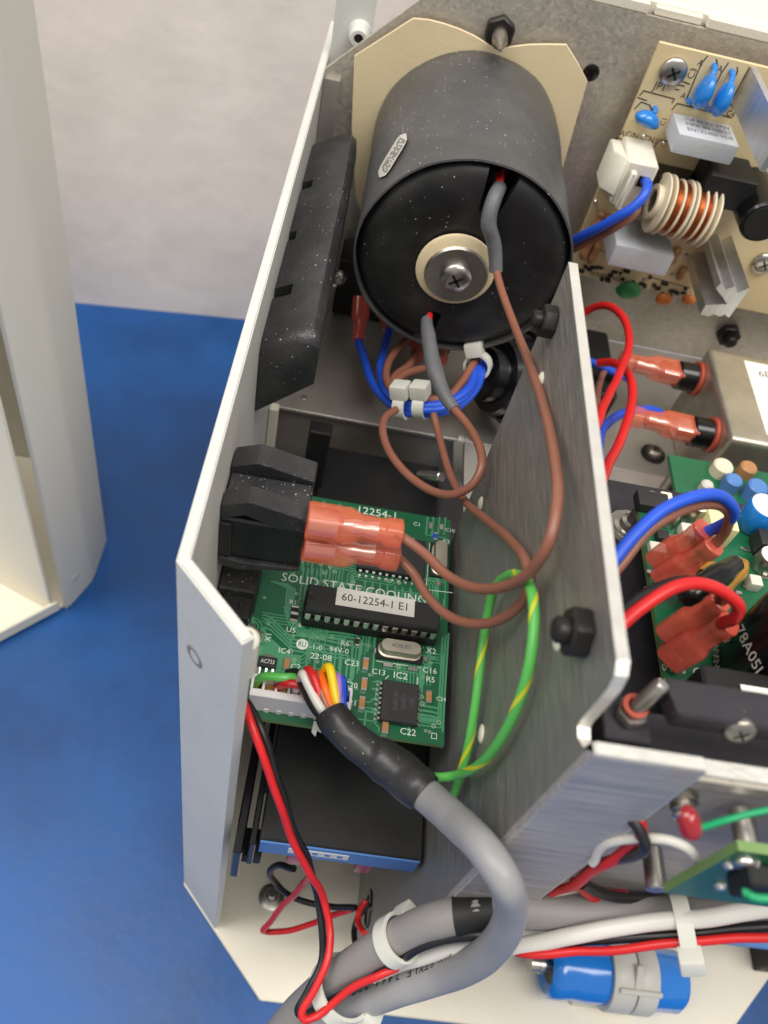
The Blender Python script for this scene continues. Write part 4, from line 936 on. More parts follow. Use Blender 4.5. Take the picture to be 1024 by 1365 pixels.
wire('red_wire', 'thin red wire stretched below the white wire along the front', [(1060, 1248, 157), (1024, 1251, 158.5), (960, 1253, 160.5), (900, 1256, 163), (830, 1266, 166), (770, 1270, 169), (720, 1271, 171), (690, 1268, 173), (660, 1262, 176)], 0.9, 'wire_red')
tie = 'nylon ties on the front cables'
tg1 = (pD(560, 1236, 180) - pD(500, 1268, 187)).normalized()
zip_tie('cable_tie', pD(528, 1253, 184.2), tg1, 4.7, 4.5, 'white cable tie round the grey cable below the black shrink band', width=3.6, head=Vector((-0.2, 0.3, -1)), group=tie)
tg2 = (pD(500, 1290, 188) - pD(420, 1345, 196)).normalized()
zip_tie('cable_tie', pD(455, 1319, 193), tg2, 6.8, 7.6, 'white cable tie where the red wire loops round the grey cables', up=(CAM - pD(455, 1319, 193)), width=3.6, head=Vector((0.5, -0.6, -0.6)), group=tie)
tg3 = (pD(960, 1226, 165) - pD(860, 1232, 168)).normalized()
cc = pD(911, 1235, 167)
zip_tie('cable_tie', cc, tg3, 5.2, 5.6, 'white cable tie round the wires above the blue capacitor', up=(CAM - cc), width=3.2, head=pD(918, 1290, 160) - cc, group=tie, hs=0.85)
# red and black pair falling over the module
wire('red_wire', 'red wire of the pair hanging from the board over the black module', [(318, 915, 178), (322, 930, 172), (334, 962, 168), (352, 1010, 168), (370, 1060, 172), (390, 1120, 178), (412, 1165, 184), (432, 1200, 190), (440, 1240, 190), (436, 1280, 187), (420, 1320, 185), (405, 1348, 184), (408, 1357, 184), (425, 1353, 185), (450, 1335, 185), (480, 1313, 184), (510, 1296, 183), (530, 1288, 184)], 0.88, 'wire_red')
wire('black_wire', 'black wire of the pair hanging from the board over the black module', [(318, 922, 181), (327, 935, 174), (344, 966, 170), (360, 1005, 170), (376, 1060, 174), (397, 1115, 180), (412, 1150, 186), (424, 1200, 193), (431, 1240, 193), (428, 1285, 191), (412, 1320, 189), (397, 1345, 188), (402, 1352, 189), (425, 1342, 189), (460, 1322, 187), (500, 1300, 187)], 0.88, 'wire_black')
# green and yellow striped earth wire
ge = thing('earth_wire', 'green earth wire with yellow stripe looped beside the brushed plate', 'wire', pD(700, 900, 150))
EP = path((560, 1030, 178), (580, 1036, 176), (606, 1034, 174), (640, 1019, 161), (668, 985, 151), (692, 935, 144), (707, 880, 141), (712, 825, 143), (708, 785, 147), (694, 768, 155), (676, 768, 165), (658, 788, 175), (648, 830, 178), (640, 890, 177), (632, 950, 176), (622, 1005, 177), (604, 1062, 182))
bm = BM(); Pe, Fe = tube(bm, EP, 1.0, 14, 10)
obj('insulation', bm, 'wire_green', ge)
bm = BM(); tw = 0.0; last = None
for i, (p, (u, v, t)) in enumerate(zip(Pe, Fe)):
    tw = i * 0.30; row = []
    for k in range(4):
        a_ = tw + (k - 1.5) * 0.26; row.append(bm.verts.new(p + (u * math.cos(a_) + v * math.sin(a_)) * 1.03))
    if last:
        for k in range(3): bm.faces.new((last[k], last[k + 1], row[k + 1], row[k]))
    last = row
obj('stripe', bm, 'stripe_yellow', ge)
# ================================================================== black module under the board
MZ = 338 - 214.0
mx0 = pZ(346, 1118, MZ).x; mx1 = 44.6; my0 = pZ(346, 1118, MZ).y
mo = thing('black_module', 'black boxed module with blue front label under the circuit board', 'module', ((mx0 + mx1) / 2, my0 + 60, MZ - 10))
bm = BM(); box(bm, (mx0, my0, MZ - 9.5), (mx1, 200, MZ), bev=0.4); mb = obj('case', bm, 'matte_black', mo)
bm = BM(); box(bm, (mx0 + 0.3, my0 - 0.5, MZ - 9.2), (mx1 - 0.4, my0 + 0.02, MZ - 0.6), bev=0.15); fp = obj('front_panel', bm, 'module_blue', mo)
a = pY(385, 1131, my0 - 0.6); b = pY(463, 1147, my0 - 0.6)
bm = BM(); box(bm, (a.x, my0 - 0.62, MZ - 6.3), (b.x, my0 - 0.5, MZ - 2.6)); wl = obj('paper_label', bm, 'label_white', fp)
for k in range(4):
    bm = BM(); q = a.x + 3 + k * 3.2; box(bm, (q, my0 - 0.66, MZ - 5.3), (q + 1.4, my0 - 0.61, MZ - 3.5)); obj('print', bm, 'module_blue', wl)
bm = BM(); box(bm, (mx0 - 6.0, my0 - 3.5, MZ - 24), (mx0 - 3.6, 150, MZ - 2.0), bev=0.4); obj('guide_rail', bm, 'gloss_black', mo)
bm = BM(); box(bm, (mx0 - 2.2, my0 - 1.5, MZ - 18), (mx0 - 0.6, 150, MZ - 0.5), bev=0.3); obj('guide_rail', bm, 'gloss_black', mo)
bm = BM(); box(bm, (mx0 - 6, my0 + 0.5, MZ - 24), (mx0 + 1.5, my0 + 8, MZ - 18), bev=0.4); obj('rail_foot', bm, 'matte_black', mo)
bm = BM(); box(bm, (mx0, my0 + 48, 20), (mx1, 200, MZ - 9.6)); obj('dark_filler', bm, 'matte_black', mo)  # added black filler; hides the floor so the deep interior stays dark
for x, y in ((392, 1160), (484, 1172)):
    c = pY(x, y, my0 - 2); bm = BM(); box(bm, (c.x - 2.2, my0 + 1, c.z - 6), (c.x + 2.2, my0 + 6, MZ - 9.6), bev=0.8, seg=2); obj('push_terminal', bm, 'pink_terminal', mo)
# thin wires below the module
wire('red_wire', 'thin red wire bent in a V on the cream base below the module', [(415, 1165, 235), (405, 1178, 244), (380, 1205, 262), (356, 1232, 276), (351, 1242, 280), (362, 1244, 282), (400, 1236, 279), (440, 1222, 272), (470, 1212, 264)], 1.0, 'wire_red')
wire('black_wire', 'thin dark wire sagging from the module to the plate grommet', [(392, 1158, 240), (372, 1154, 246), (360, 1160, 252), (366, 1176, 262), (395, 1198, 270), (435, 1208, 268), (475, 1210, 262)], 1.0, 'wire_black')
wire('red_wire', 'short red wire dropping from the grommet in the brushed plate', [(488, 1200, 252), (480, 1215, 250), (478, 1228, 248), (486, 1244, 240)], 0.9, 'wire_red')
wire('black_wire', 'short black wire dropping from the grommet in the brushed plate', [(492, 1205, 252), (478, 1222, 252), (472, 1240, 250), (474, 1258, 244)], 0.9, 'wire_black')
# nut on the base plate and brush marks
p = pZ(362, 1196, 3.0)
fs = thing('base_screw', 'small steel screw and washer on the cream base below the module', 'screw', p)
bm = BM(); lathe(bm, [(0, 0), (4.6, 0), (4.8, 0.6), (3.8, 1.0), (0, 1.0)], p, (0, 0, 1), 26); obj('washer', bm, 'steel', fs)
bm = BM(); prism(bm, hexpoly(p + Vector((0, 0, 1)), UX, UY, 3.1, 0.3), (0, 0, 2.4), bev=0.3); obj('hex_nut', bm, 'steel', fs)
bm = BM(); cyl(bm, p + Vector((0, 0, 2)), (0, 0, 1), 1.5, 3.2, 14, bev=0.3); obj('bolt_end', bm, 'steel', fs)
# ================================================================== power bay: tan line-filter board on the bulkhead
def fbox(bm, tl, br, yf, yb, bev=0.3, seg=1):
    """box whose -Y face has these pixel corners (top-left, bottom-right) at depth yf"""
    a = pY(tl[0], tl[1], yf); b = pY(br[0], br[1], yf)
    lo = (min(a.x, b.x), yf, min(a.z, b.z)); hi = (max(a.x, b.x), yb, max(a.z, b.z))
    box(bm, lo, hi, bev, seg=seg); return Vector(lo), Vector(hi)
TY = 271.0
tb_ = thing('filter_board', 'tan mains filter circuit board with film capacitors and copper choke on the bulkhead', 'circuit board', pY(880, 390, TY))
bm = BM(); tl_ = pY(880, 57, TY); tr_ = pY(1060, 103, TY); bl_ = pY(758, 354, TY)
prism(bm, [(tl_.x, TY, tl_.z), (205, TY, tl_.z), (205, TY, bl_.z - 3), (tl_.x, TY, bl_.z - 3)], (0, 1.6, 0))
tbd = obj('board', bm, 'board_tan', tb_, None)
for x, y in ((897, 95), (1018, 350)):
    bm = BM(); p = pY(x, y, TY + 1.6); cyl(bm, p, (0, 1, 0), 3.0, BY - TY - 1.7, 16); obj('standoff', bm, 'dull_steel', tb_)
    screw_head(tb_, pY(x, y, TY), (0, -1, 0), 4.3, 2.4)
def tsilk(s, x, y, size, rot=0, sq=0.9): 
    c, s_ = math.cos(math.radians(rot)), math.sin(math.radians(rot))
    return lettering(tb_, s, pY(x, y, TY - 0.06), Vector((c, 0, s_)), Vector((-s_, 0, c)), size, 'silk_black', name='silkscreen_text', squeeze=sq)
tsilk('JP1', 880, 116, 2.5); tsilk('AC/N  CN1', 852, 183, 2.1); tsilk('C3', 923, 98, 2.2, 90); tsilk('A', 934, 84, 1.9); tsilk('A', 960, 92, 1.9); tsilk('A', 911, 128, 1.9); tsilk('B', 976, 120, 1.9); tsilk('A', 976, 140, 1.9); tsilk('C4', 974, 152, 1.9); tsilk('WARNING', 806, 368, 2.0, 0); tsilk('C1', 885, 162, 1.8, 90)
def strip(px_list, w_=0.35):
    bm = BM(); P = [pY(x, y, TY - 0.07) for x, y in px_list]
    for a, b in zip(P, P[1:]):
        d = (b - a).normalized(); s = Vector((-d.z, 0, d.x)) * (w_ / 2); e = d * (w_ / 2)
        bm.faces.new([bm.verts.new(q) for q in (a - e - s, b + e - s, b + e + s, a - e + s)])
    obj('silkscreen_outline', bm, 'silk_black', tb_, None)
strip([(917, 91), (908, 108), (919, 112)]); strip([(898, 112), (912, 115)]); strip([(900, 119), (905, 120)])
strip([(943, 75), (935, 85), (915, 132), (920, 141), (932, 142)]); strip([(955, 79), (957, 88), (950, 105)]); strip([(971, 84), (962, 97), (953, 115)]); strip([(983, 90), (983, 96), (975, 115)])
strip([(999, 90), (975, 135)]); strip([(853, 127), (858, 121), (899, 132), (896, 137)]); strip([(850, 130), (862, 134)]); strip([(896, 146), (903, 138), (975, 157)]); strip([(823, 184), (800, 245)]); strip([(823, 184), (868, 192)])
strip([(846, 145), (855, 136), (866, 140), (872, 153)]); strip([(872, 196), (880, 186), (893, 189)]); strip([(790, 330), (830, 345)]); strip([(870, 370), (920, 384)])
# blue disc capacitors
def disc(parent, x, y, yc, rx, rz, ry, mat, tilt=0.0, leads=True, name='disc_capacitor', n=(20, 12)):
    c = pY(x, y, yc); bm = BM(); bmesh.ops.create_uvsphere(bm, u_segments=n[0], v_segments=n[1], radius=1.0)
    R_ = Matrix.Rotation(tilt, 3, 'Y')
    for v in bm.verts:
        q = Vector((v.co.x * rx, v.co.y * ry, v.co.z * rz)); q.x *= 1 + 0.10 * math.sin(3 * v.co.z + x); v.co = c + R_ @ q
    o = obj(name, bm, mat, parent, 60)
    if leads:
        bm = BM()
        for s in (-1, 1): tube(bm, [c + R_ @ Vector((s * rx * 0.2, ry * 0.4, s * rz * 0.75)), c + R_ @ Vector((s * rx * 0.3, (TY - c.y) * 0.6, s * rz * 1.05)), c + R_ @ Vector((s * rx * 0.3, TY - c.y, s * rz * 1.1))], 0.9, 8, 4)
        obj('leads', bm, mat, o)
disc(tb_, 939, 122, 265, 2.4, 5.2, 4.8, 'disc_blue', 0.12); disc(tb_, 964, 132, 264, 2.3, 5.2, 4.8, 'disc_blue', 0.08); disc(tb_, 864, 159, 267, 4.4, 2.3, 3.2, 'disc_blue', 0.25)
disc(tb_, 838, 387, 268, 4.6, 3.9, 1.8, 'disc_green', leads=False); disc(tb_, 885, 399, 268, 3.4, 2.6, 1.6, 'disc_orange', leads=False); disc(tb_, 918, 400, 268, 2.6, 2.2, 1.5, 'disc_orange', leads=False)
# grey film capacitors
bm = BM(); lo, hi = fbox(bm, (906, 178), (973, 221), 256.5, TY - 0.2, 0.8, 2); fcp = obj('film_capacitor', bm, 'film_grey', tb_, 40)
lettering(fcp, 'LGU', ((lo.x + hi.x) / 2, lo.y - 0.06, (lo.z + hi.z) / 2), UX, UZ, 3.0, 'clamp_grey')
for k, s in enumerate(('.1uF M X2 275V', 'MPX 40/100/21', 'EN132400 VDE')): lettering(fcp, s, ((lo.x + hi.x) / 2 + 1, hi.y - 3.0 - k * 3.4, hi.z + 0.06), UX, UY, 2.2, 'ink_grey', squeeze=0.78)
bm = BM(); lo, hi = fbox(bm, (822, 326), (886, 369), 252, TY - 0.2, 0.8, 2); fcp = obj('film_capacitor', bm, 'film_grey', tb_, 40)
lettering(fcp, 'LGU', ((lo.x + hi.x) / 2, lo.y - 0.06, (lo.z + hi.z) / 2), UX, UZ, 5.2, 'clamp_grey', squeeze=1.1)
# white mains connector
bm = BM(); lo, hi = fbox(bm, (839, 214), (852, 282), 254, TY - 0.2, 0.6); prism(bm, [(lo.x - 3.6, TY - 0.1, lo.z + 1), (lo.x - 3.6, 262, lo.z + 1), (lo.x + 0.1, 254, lo.z + 3), (lo.x + 0.1, TY - 0.1, lo.z + 1)], (0, 0, hi.z - lo.z - 3), 0.4); box(bm, (lo.x + 1.4, 250.6, lo.z + 0.5), (lo.x + 3.4, 253.2, hi.z - 2), 0.4)
mc = obj('mains_connector', bm, 'white_nylon', tb_, 40)
bm = BM(); q = pY(857, 243, 252.9); box(bm, (q.x - 1.7, 252.85, q.z - 1.7), (q.x + 1.7, 253.3, q.z + 1.7)); obj('wire_entry', bm, 'nut_black', mc)
G2 = 'mains leads of the filter board'
wire('blue_wire', 'blue wire leaving the white connector of the tan board', [(858, 242, 264), (864, 247, 258), (858, 262, 257), (840, 280, 259), (805, 300, 266), (765, 320, 278), (740, 330, 288)], 1.55, 'wire_blue', G2)
wire('brown_wire', 'brown wire leaving the white connector of the tan board under the blue one', [(851, 270, 266), (846, 284, 262), (826, 300, 265), (800, 314, 272), (765, 331, 282), (740, 342, 292)], 1.45, 'wire_brown', G2)
# copper wound choke
ck = thing('common_mode_choke', 'copper wound choke on a cream ribbed bobbin on the tan board', 'choke', pY(906, 276, 258))
ca_ = pY(868, 268, 256); cb_ = pY(944, 291, 256); axc = (cb_ - ca_).normalized(); LC = (cb_ - ca_).length
bm = BM(); lathe(bm, [(5.6, 0), (5.6, LC), (4.0, LC), (4.0, 0), (5.6, 0)], ca_, axc, 36); obj('bobbin_core', bm, 'bobbin', ck)
ribs = [0.10, 0.20, 0.36, 0.50, 0.58, 0.74, 0.86, 0.97]
for f in ribs:
    bm = BM(); rr_ = 9.6 if f not in (0.36, 0.74) else 9.1
    lathe(bm, [(5.4, -0.34), (rr_ - 0.2, -0.34), (rr_, -0.15), (rr_, 0.15), (rr_ - 0.2, 0.34), (5.4, 0.34)], ca_ + axc * (f * LC), axc, 40); obj('bobbin_rib', bm, 'bobbin', ck)
for f0, f1 in ((0.22, 0.345), (0.375, 0.485), (0.595, 0.725), (0.755, 0.845)):
    bm = BM(); prof_ = []; nt_ = 5
    for k in range(nt_ * 4 + 1): prof_.append((8.1 + 0.32 * abs(math.sin(math.pi * k / 4)), (f0 + (f1 - f0) * k / (nt_ * 4)) * LC))
    lathe(bm, prof_, ca_, axc, 40); obj('winding', bm, 'copper', ck)
bm = BM(); cyl(bm, ca_ + axc * (LC * 0.05), axc, 3.9, LC * 0.9, 20); obj('ferrite_core', bm, 'gloss_black', ck)
bm = BM(); box(bm, (ca_.x + 1, 262, ca_.z - 8), (cb_.x + 2, TY - 0.1, ca_.z + 6), 0.4); obj('choke_base', bm, 'gloss_black', ck)
# aluminium heat sink extrusion
hs = thing('heat_sink', 'bare aluminium finned heat sink extrusion standing out of the tan board', 'heat sink', pY(960, 390, 245))
star = [(672, 850), (700, 803), (812, 797), (790, 762), (753, 716), (780, 690), (803, 722), (851, 705), (866, 740), (928, 712), (906, 748), (822, 868), (800, 850), (772, 862), (745, 848), (715, 862)]
bm = BM(); prism(bm, [pY(760 + x / 3.879, 200 + y / 3.879, 240) for x, y in star], (0, TY - 240.1, 0)); obj('finned_extrusion', bm, 'aluminium', hs, 20)
xb = pY(1003, 95, 268).x
bm = BM(); q0 = pX(1012, 228, xb); ztop = pY(1000, 92, 268).z; box(bm, (xb, q0.y, q0.z), (xb + 2.0, TY - 0.2, ztop), 0.25); box(bm, (xb + 2.0, q0.y + 18, q0.z), (xb + 18, q0.y + 20, ztop - 2), 0.25); single('heat_spreader', bm, 'aluminium', 'flat aluminium heat spreader beside the blue disc capacitors', 'heat sink')
bm = BM(); q = pY(1017, 298, 248); lathe(bm, [(0, 0), (6.4, 0), (7, 0.8), (7, 22.8)], q, (0, 1, 0), 32); ecp = single('capacitor_can', bm, 'gloss_black', 'black electrolytic capacitor can beside the heat sink on tan board', 'capacitor')
bm = BM(); lathe(bm, [(0, -0.1), (5.6, -0.1), (6.0, 0.2)], q, (0, 1, 0), 32); obj('can_top', bm, 'nut_black', ecp)
bm = BM(); lathe(bm, [(7.08, 2), (7.08, 22)], q, (0, 1, 0), 10, a0=2.0, a1=3.6); obj('blue_band', bm, 'disc_blue', ecp)
bm = BM(); lo, hi = fbox(bm, (950, 232), (990, 285), 255, TY - 0.2, 0.4); single('power_transistor', bm, 'matte_black', 'black plastic power transistor behind the choke on tan board', 'transistor')
bm = BM()
for x0, y0, x1, y1 in ((776, 345, 790, 315), (786, 350, 800, 322), (893, 352, 905, 330), (797, 300, 805, 282), (806, 304, 814, 286), (905, 372, 913, 356), (790, 312, 797, 296)): a = pY(x0, y0, 269); b = pY(x1, y1, 269); tube(bm, [a, a.lerp(b, 0.2), a.lerp(b, 0.5), a.lerp(b, 0.8), b], [1.0, 1.6, 1.3, 1.6, 1.0], 12, 5)
obj('axial_resistors', bm, 'ceramic_tan', tb_, 60, kind='stuff')
# ================================================================== mains filter box with its two terminals
fb = thing('line_filter', 'dull metal mains filter can with white sticker on the power bay floor', 'filter', (160, 218, 133))
bm = BM(); box(bm, (132.5, 195, 133.05), (205, 241, 167), bev=2.2, seg=3); fbb = obj('can', bm, 'filter_can', fb, 50)
bm = BM(); s0 = pZ(992, 480, 167.2); s1 = pZ(1018, 578, 167.2); box(bm, (s0.x, s1.y, 167.01), (s0.x + 50, s0.y, 167.15)); st = obj('sticker', bm, 'label_white', fb)
for k in range(3): lettering(st, ('6EP1', 'LINE FILTER', '250V')[k], (s0.x + 4 + k * 1.5, s0.y - 6 - k * 9, 167.2), UX, UY, 2.6 if k else 3.4, 'ink_grey', 'LEFT')
tl3 = []
for i, (kx, ky, bx, by) in enumerate(((930, 505, 838, 478), (950, 580, 838, 566))):
    p = pX(kx, ky, 132.4)
    bm = BM(); lathe(bm, [(6.0, 0.0), (6.2, 0.4), (6.2, 1.4), (5.2, 1.6)], p, (-1, 0, 0), 28); rg = obj('red_ring', bm, 'ring_red', fb)
    bm = BM(); lathe(bm, [(0, 8.4), (4.6, 8.4), (5.2, 7.8), (5.2, 0)], p, (-1, 0, 0), 28); obj('post', bm, 'gloss_black', rg)
    tw_ = thing('quick_terminal', ('red crimp terminal on the rear post of the metal filter can', 'red crimp terminal on the front post of the metal filter can')[i], 'terminal', p + Vector((-12, 0, 0)), 'crimp terminals on the filter can')
    e_ = pX(bx, by, 132.4 - 33); c_ = p + Vector((-6.5, 0, 0.5)); e_ = Vector((c_.x - 24, p.y + 1.0, p.z + 0.8))
    quick_connect(tw_, c_, e_ - c_, (0, 0, 1), 'terminal_red', k=1.0, name='insulator'); tl3.append(e_)
# wires of that corner
wire('red_wire', 'red wire arching high over the rear crimp terminal in the power bay', [(768, 425, 300), (785, 412, 296), (808, 406, 290), (828, 418, 284), (839, 445, 276), (834, 478, 268), (815, 520, 250), (798, 560, 230), (785, 600, 215)], 1.35, 'wire_red', 'red wires behind the plate')
wire('red_wire', 'red wire hooking down in front of the rear crimp terminal in the power bay', [(798, 484, 285), (818, 483, 280), (836, 497, 272), (843, 530, 260), (832, 575, 244), (812, 618, 225), (795, 655, 205)], 1.45, 'wire_red', 'red wires behind the plate')
wire('blue_wire', 'blue wire to the front crimp terminal on the filter can', [(880, 551, 290), (862, 545, 286), (840, 548, 280), (816, 558, 268), (800, 580, 250), (796, 620, 225), (790, 650, 205)], 1.5, 'wire_blue')
wire('blue_wire', 'short blue wire showing behind the rim above the rear crimp terminal', [(760, 470, 290), (785, 482, 292), (812, 492, 296), (838, 505, 300)], 1.4, 'wire_blue')
wire('brown_wire', 'thin brown wire bent behind the red wires in the power bay', [(830, 480, 302), (806, 495, 296), (797, 525, 285), (794, 570, 262), (790, 610, 240)], 1.2, 'wire_brown')
bm = BM(); box(bm, (60, 225, 133.1), (104, 262, 150), 1.0); single('relay_block', bm, 'matte_black', 'dark relay block in shadow behind the red wires', 'relay')
p = pZ(870, 606, 133)
sn = thing('floor_screw', 'steel screw with dark washer on the power bay floor', 'screw', p); bm = BM(); lathe(bm, [(0, 0), (4.6, 0), (4.6, 0.8), (2.4, 1.0)], p, (0, 0, 1), 24); obj('washer', bm, 'nut_black', sn); screw_head(sn, p + Vector((0, 0, 0.8)), (0, 0, 1), 3.2, 2.6, 'dull_steel')
# ================================================================== black power supply with its green board
ZB = 193.0
ps_ = thing('power_supply', 'black heat sink power supply tray with green board inside the power bay', 'power supply', (130, 100, 150))
bm = BM(); box(bm, (58, 72, 150), (205, 152, 183), bev=0.8); tray = obj('tray', bm, 'anodised_black', ps_, 30)
bm = BM(); box(bm, (59.2, 58.5, 150), (205, 66.5, 215.2), bev=0.5); obj('front_plate', bm, 'anodised_black', ps_, 30)
a = pY(904, 945, 59.0); b = pY(893, 917, 66)
bm = BM(); prism(bm, [(a.x, 58.0, a.z - 4.2), (a.x - 1.5, 64.2, a.z - 4.2), (205, 64.2, a.z - 4.2), (205, 58.0, a.z - 4.2)], (0, 0, 4.4), bev=0.4); obj('top_bar', bm, 'anodised_black', ps_, 30)
bm = BM(); c = pY(985, 972, 58.4); screw_head(ps_, c, (0, -1, 0.25), 2.6, 1.6, 'dull_steel')
bm = BM(); q = pZ(838, 705, 183); lathe(bm, [(0, 0), (4.4, 0), (4.4, 0.6), (3.2, 1.0), (3.2, 2.6), (2.2, 3.0), (2.2, 12), (1.8, 12.6), (0, 12.6)], q, (0.12, 0.1, 1), 20); obj('threaded_stud', bm, 'steel', ps_, 40)
bm = BM(); lathe(bm, [(3.4, 0), (6.2, 0), (6.2, 0.8), (3.4, 0.8)], q + Vector((0, -0.5, 0.1)), (0, 0, 1), 12); obj('lock_washer', bm, 'dull_steel', ps_)
q = pY(846, 946, 60.5)
bm = BM(); box(bm, (q.x - 4.5, 56.0, q.z - 18), (q.x + 3.4, 64, q.z - 2.2), bev=0.3); obj('stud_block', bm, 'anodised_black', ps_)
bm = BM(); prism(bm, hexpoly(q + Vector((0, 0, -2)), UX, UY, 2.7, 0.2), (0, 0, 1.8), bev=0.25); lathe(bm, [(0, 0), (1.35, 0), (1.35, 7), (1.0, 7.5), (0, 7.5)], q + Vector((0, 0, -1)), (0.35, 0.3, 1), 18); obj('threaded_stud', bm, 'steel', ps_, 40)
bm = BM(); lathe(bm, [(1.3, 0), (2.1, 0), (2.1, 0.5), (1.3, 0.5)], q + Vector((0, 0.4, 0.2)), (0, 0, 1), 20); obj('red_washer', bm, 'ring_red', ps_)
bm = BM(); c = pZ(812, 888, 183); cyl(bm, c, (0.2, 0, 1), 3.0, 3.2, 20, bev=0.6); obj('cap_screw', bm, 'nut_black', ps_)
e0 = pZ(850, 655, ZB); e1 = pZ(885, 915, ZB)
bm = BM(); bx0 = (e0.x + e1.x) / 2; box(bm, (bx0, 70, ZB - 1.6), (205, e0.y, ZB)); pb = obj('green_board', bm, 'board_green', ps_, None, mats=['board_edge'])
for f in pb.data.polygons:
    if abs(f.normal.z) < 0.5: f.material_index = 1
for x in (bx0 + 5, 150):
    for y in (76, e0.y - 5): bm = BM(); cyl(bm, (x, y, 183.05), (0, 0, 1), 2.5, ZB - 1.65 - 183.05, 14); obj('standoff', bm, 'dull_steel', ps_)
def zb(x, y, h=0.0): return pZ(x, y, ZB + h)
lettering(ps_, 'AD7144', zb(902, 911, 0.08), -UX, -UY, 1.7, 'silkscreen', name='silkscreen_text'); lettering(ps_, '94V-0', zb(898, 891, 0.08), -UX, -UY, 1.6, 'silkscreen', name='silkscreen_text')
bm = BM(); lathe(bm, [(1.1, 0.07), (1.4, 0.07)], zb(932, 898), (0, 0, 1), 20); rg = obj('recognition_mark', bm, 'silkscreen', ps_, None); lettering(rg, 'R', zb(932, 898, 0.1), -UX, -UY, 1.2, 'silkscreen')
bm = BM(); prism(bm, [zb(946, 890, 0.07), zb(955, 892, 0.07), zb(959, 902, 0.07), zb(950, 899, 0.07)], (0, 0, 0.02)); obj('silkscreen_mark', bm, 'silkscreen', ps_, None)
# quick connects on the board and their wires
CT = 'crimp terminals on the power supply board'
for i, (m0, m1, l) in enumerate((((876, 750, 187), (939, 704, 175), 'red crimp terminal of the blue wire on green power board'), ((882, 773, 186), (953, 726, 174), 'red crimp terminal of the brown wire on green power board'), ((890, 848, 176), (962, 800, 165), 'red crimp terminal of the black wire on green power board'), ((893, 878, 175), (973, 830, 163), 'red crimp terminal of the curved red wire on green power board'))):
    a, b = pD(*m0), pD(*m1); t_ = thing('quick_terminal', l, 'terminal', a, CT); quick_connect(t_, a, b - a, (0.5, 0.3, 1), 'terminal_dark', k=(b - a).length / 23.5, core=False, name='insulator')
wire('blue_wire', 'blue wire arching over the green power board to its red terminal', [(798, 775, 150), (815, 753, 150), (848, 712, 152), (890, 678, 155), (930, 662, 158), (960, 662, 161), (978, 675, 164), (974, 692, 168), (955, 705, 173), (932, 712, 177)], 1.25, 'wire_blue')
wire('brown_wire', 'brown wire arching beneath the blue one over the green power board', [(798, 795, 152), (818, 765, 152), (850, 724, 154), (890, 688, 157), (930, 673, 160), (958, 673, 163), (972, 684, 166), (968, 706, 170), (950, 728, 175)], 1.1, 'wire_brown')
wire('black_wire', 'black wire arching behind the red one to the power board', [(805, 845, 148), (825, 823, 148), (860, 795, 150), (900, 778, 152), (935, 777, 154), (960, 788, 157), (962, 802, 166)], 1.2, 'wire_black')
wire('red_wire', 'red wire curving forward over the power board to its red terminal', [(808, 860, 144), (824, 838, 144), (858, 807, 146), (895, 785, 148), (930, 780, 150), (965, 790, 152), (986, 808, 154), (980, 825, 157), (962, 832, 162)], 1.25, 'wire_red')
# components on the power board
def can(x, y, r, h, body, top, label, tx=None):
    c = zb(x, y); t_ = thing('capacitor_can', label, 'capacitor', c); bm = BM(); lathe(bm, [(r * 0.9, 0), (r, 0.4), (r, h - 0.5), (r * 0.9, h)], c, (0, 0, 1), 28); o = obj('sleeve', bm, body, t_, 50)
    bm = BM(); lathe(bm, [(0, h - 0.1), (r * 0.86, h - 0.1), (r * 0.9, h)], c, (0, 0, 1), 28); obj('can_top', bm, top, t_)
    return t_, c
can(1000, 700, 4.2, 8, 'disc_blue', 'label_white', 'blue capacitor with white top on the green power board')
can(918, 690, 3.2, 6, 'steel', 'label_white', 'small silver capacitor with pale top beneath the arched wires'); can(1015, 756, 3.0, 5, 'dull_steel', 'label_white', 'small silver capacitor at the edge of the picture on power board')
can(888, 695, 2.4, 4, 'dull_steel', 'label_white', 'tiny pale topped capacitor near the power board corner')
for x, y, sx, sy, h, m_, nm in ((946, 715, 7, 6, 7, 'sticker_yellow', 'transformer'), (865, 675, 8, 5, 3, 'chip_black', 'chip'), (905, 735, 3.5, 5, 2.5, 'ceramic_tan', 'chip_capacitor'), (873, 735, 4, 3, 2, 'white_nylon', 'jumper'), (880, 718, 3, 3, 2, 'chip_black', 'chip'), (910, 715, 3, 4, 3, 'white_nylon', 'jumper'), (948, 765, 9, 3, 3, 'mustard', 'film_resistor'), (1000, 782, 3, 3, 3, 'white_nylon', 'jumper'), (1012, 732, 5, 5, 5, 'chip_black', 'choke'), (885, 668, 3, 3, 2, 'white_nylon', 'jumper'), (895, 755, 5, 3, 2, 'ceramic_tan', 'chip_capacitor')):
    c = zb(x, y); bm = BM(); box(bm, (c.x - sx / 2, c.y - sy / 2, ZB + 0.02), (c.x + sx / 2, c.y + sy / 2, ZB + h), bev=0.5, seg=2); obj(nm, bm, m_, ps_)
bm = BM()
for k in range(60):
    x, y = random.uniform(856, 1020), random.uniform(662, 800); c = zb(x, y); s = random.uniform(0.5, 1.0); box(bm, (c.x - s, c.y - s * 0.6, ZB + 0.01), (c.x + s, c.y + s * 0.6, ZB + 0.7), bev=0.1)
obj('solder_pads', bm, 'pin_tin', ps_, kind='stuff')
bm = BM(); tube(bm, [zb(958, 800, 4), zb(965, 780, 4.5), zb(984, 760, 4.5), zb(990, 752, 4)], [1.6, 2.3, 2.3, 1.6], 14, 5); obj('mustard_capacitor', bm, 'mustard', ps_, 60)
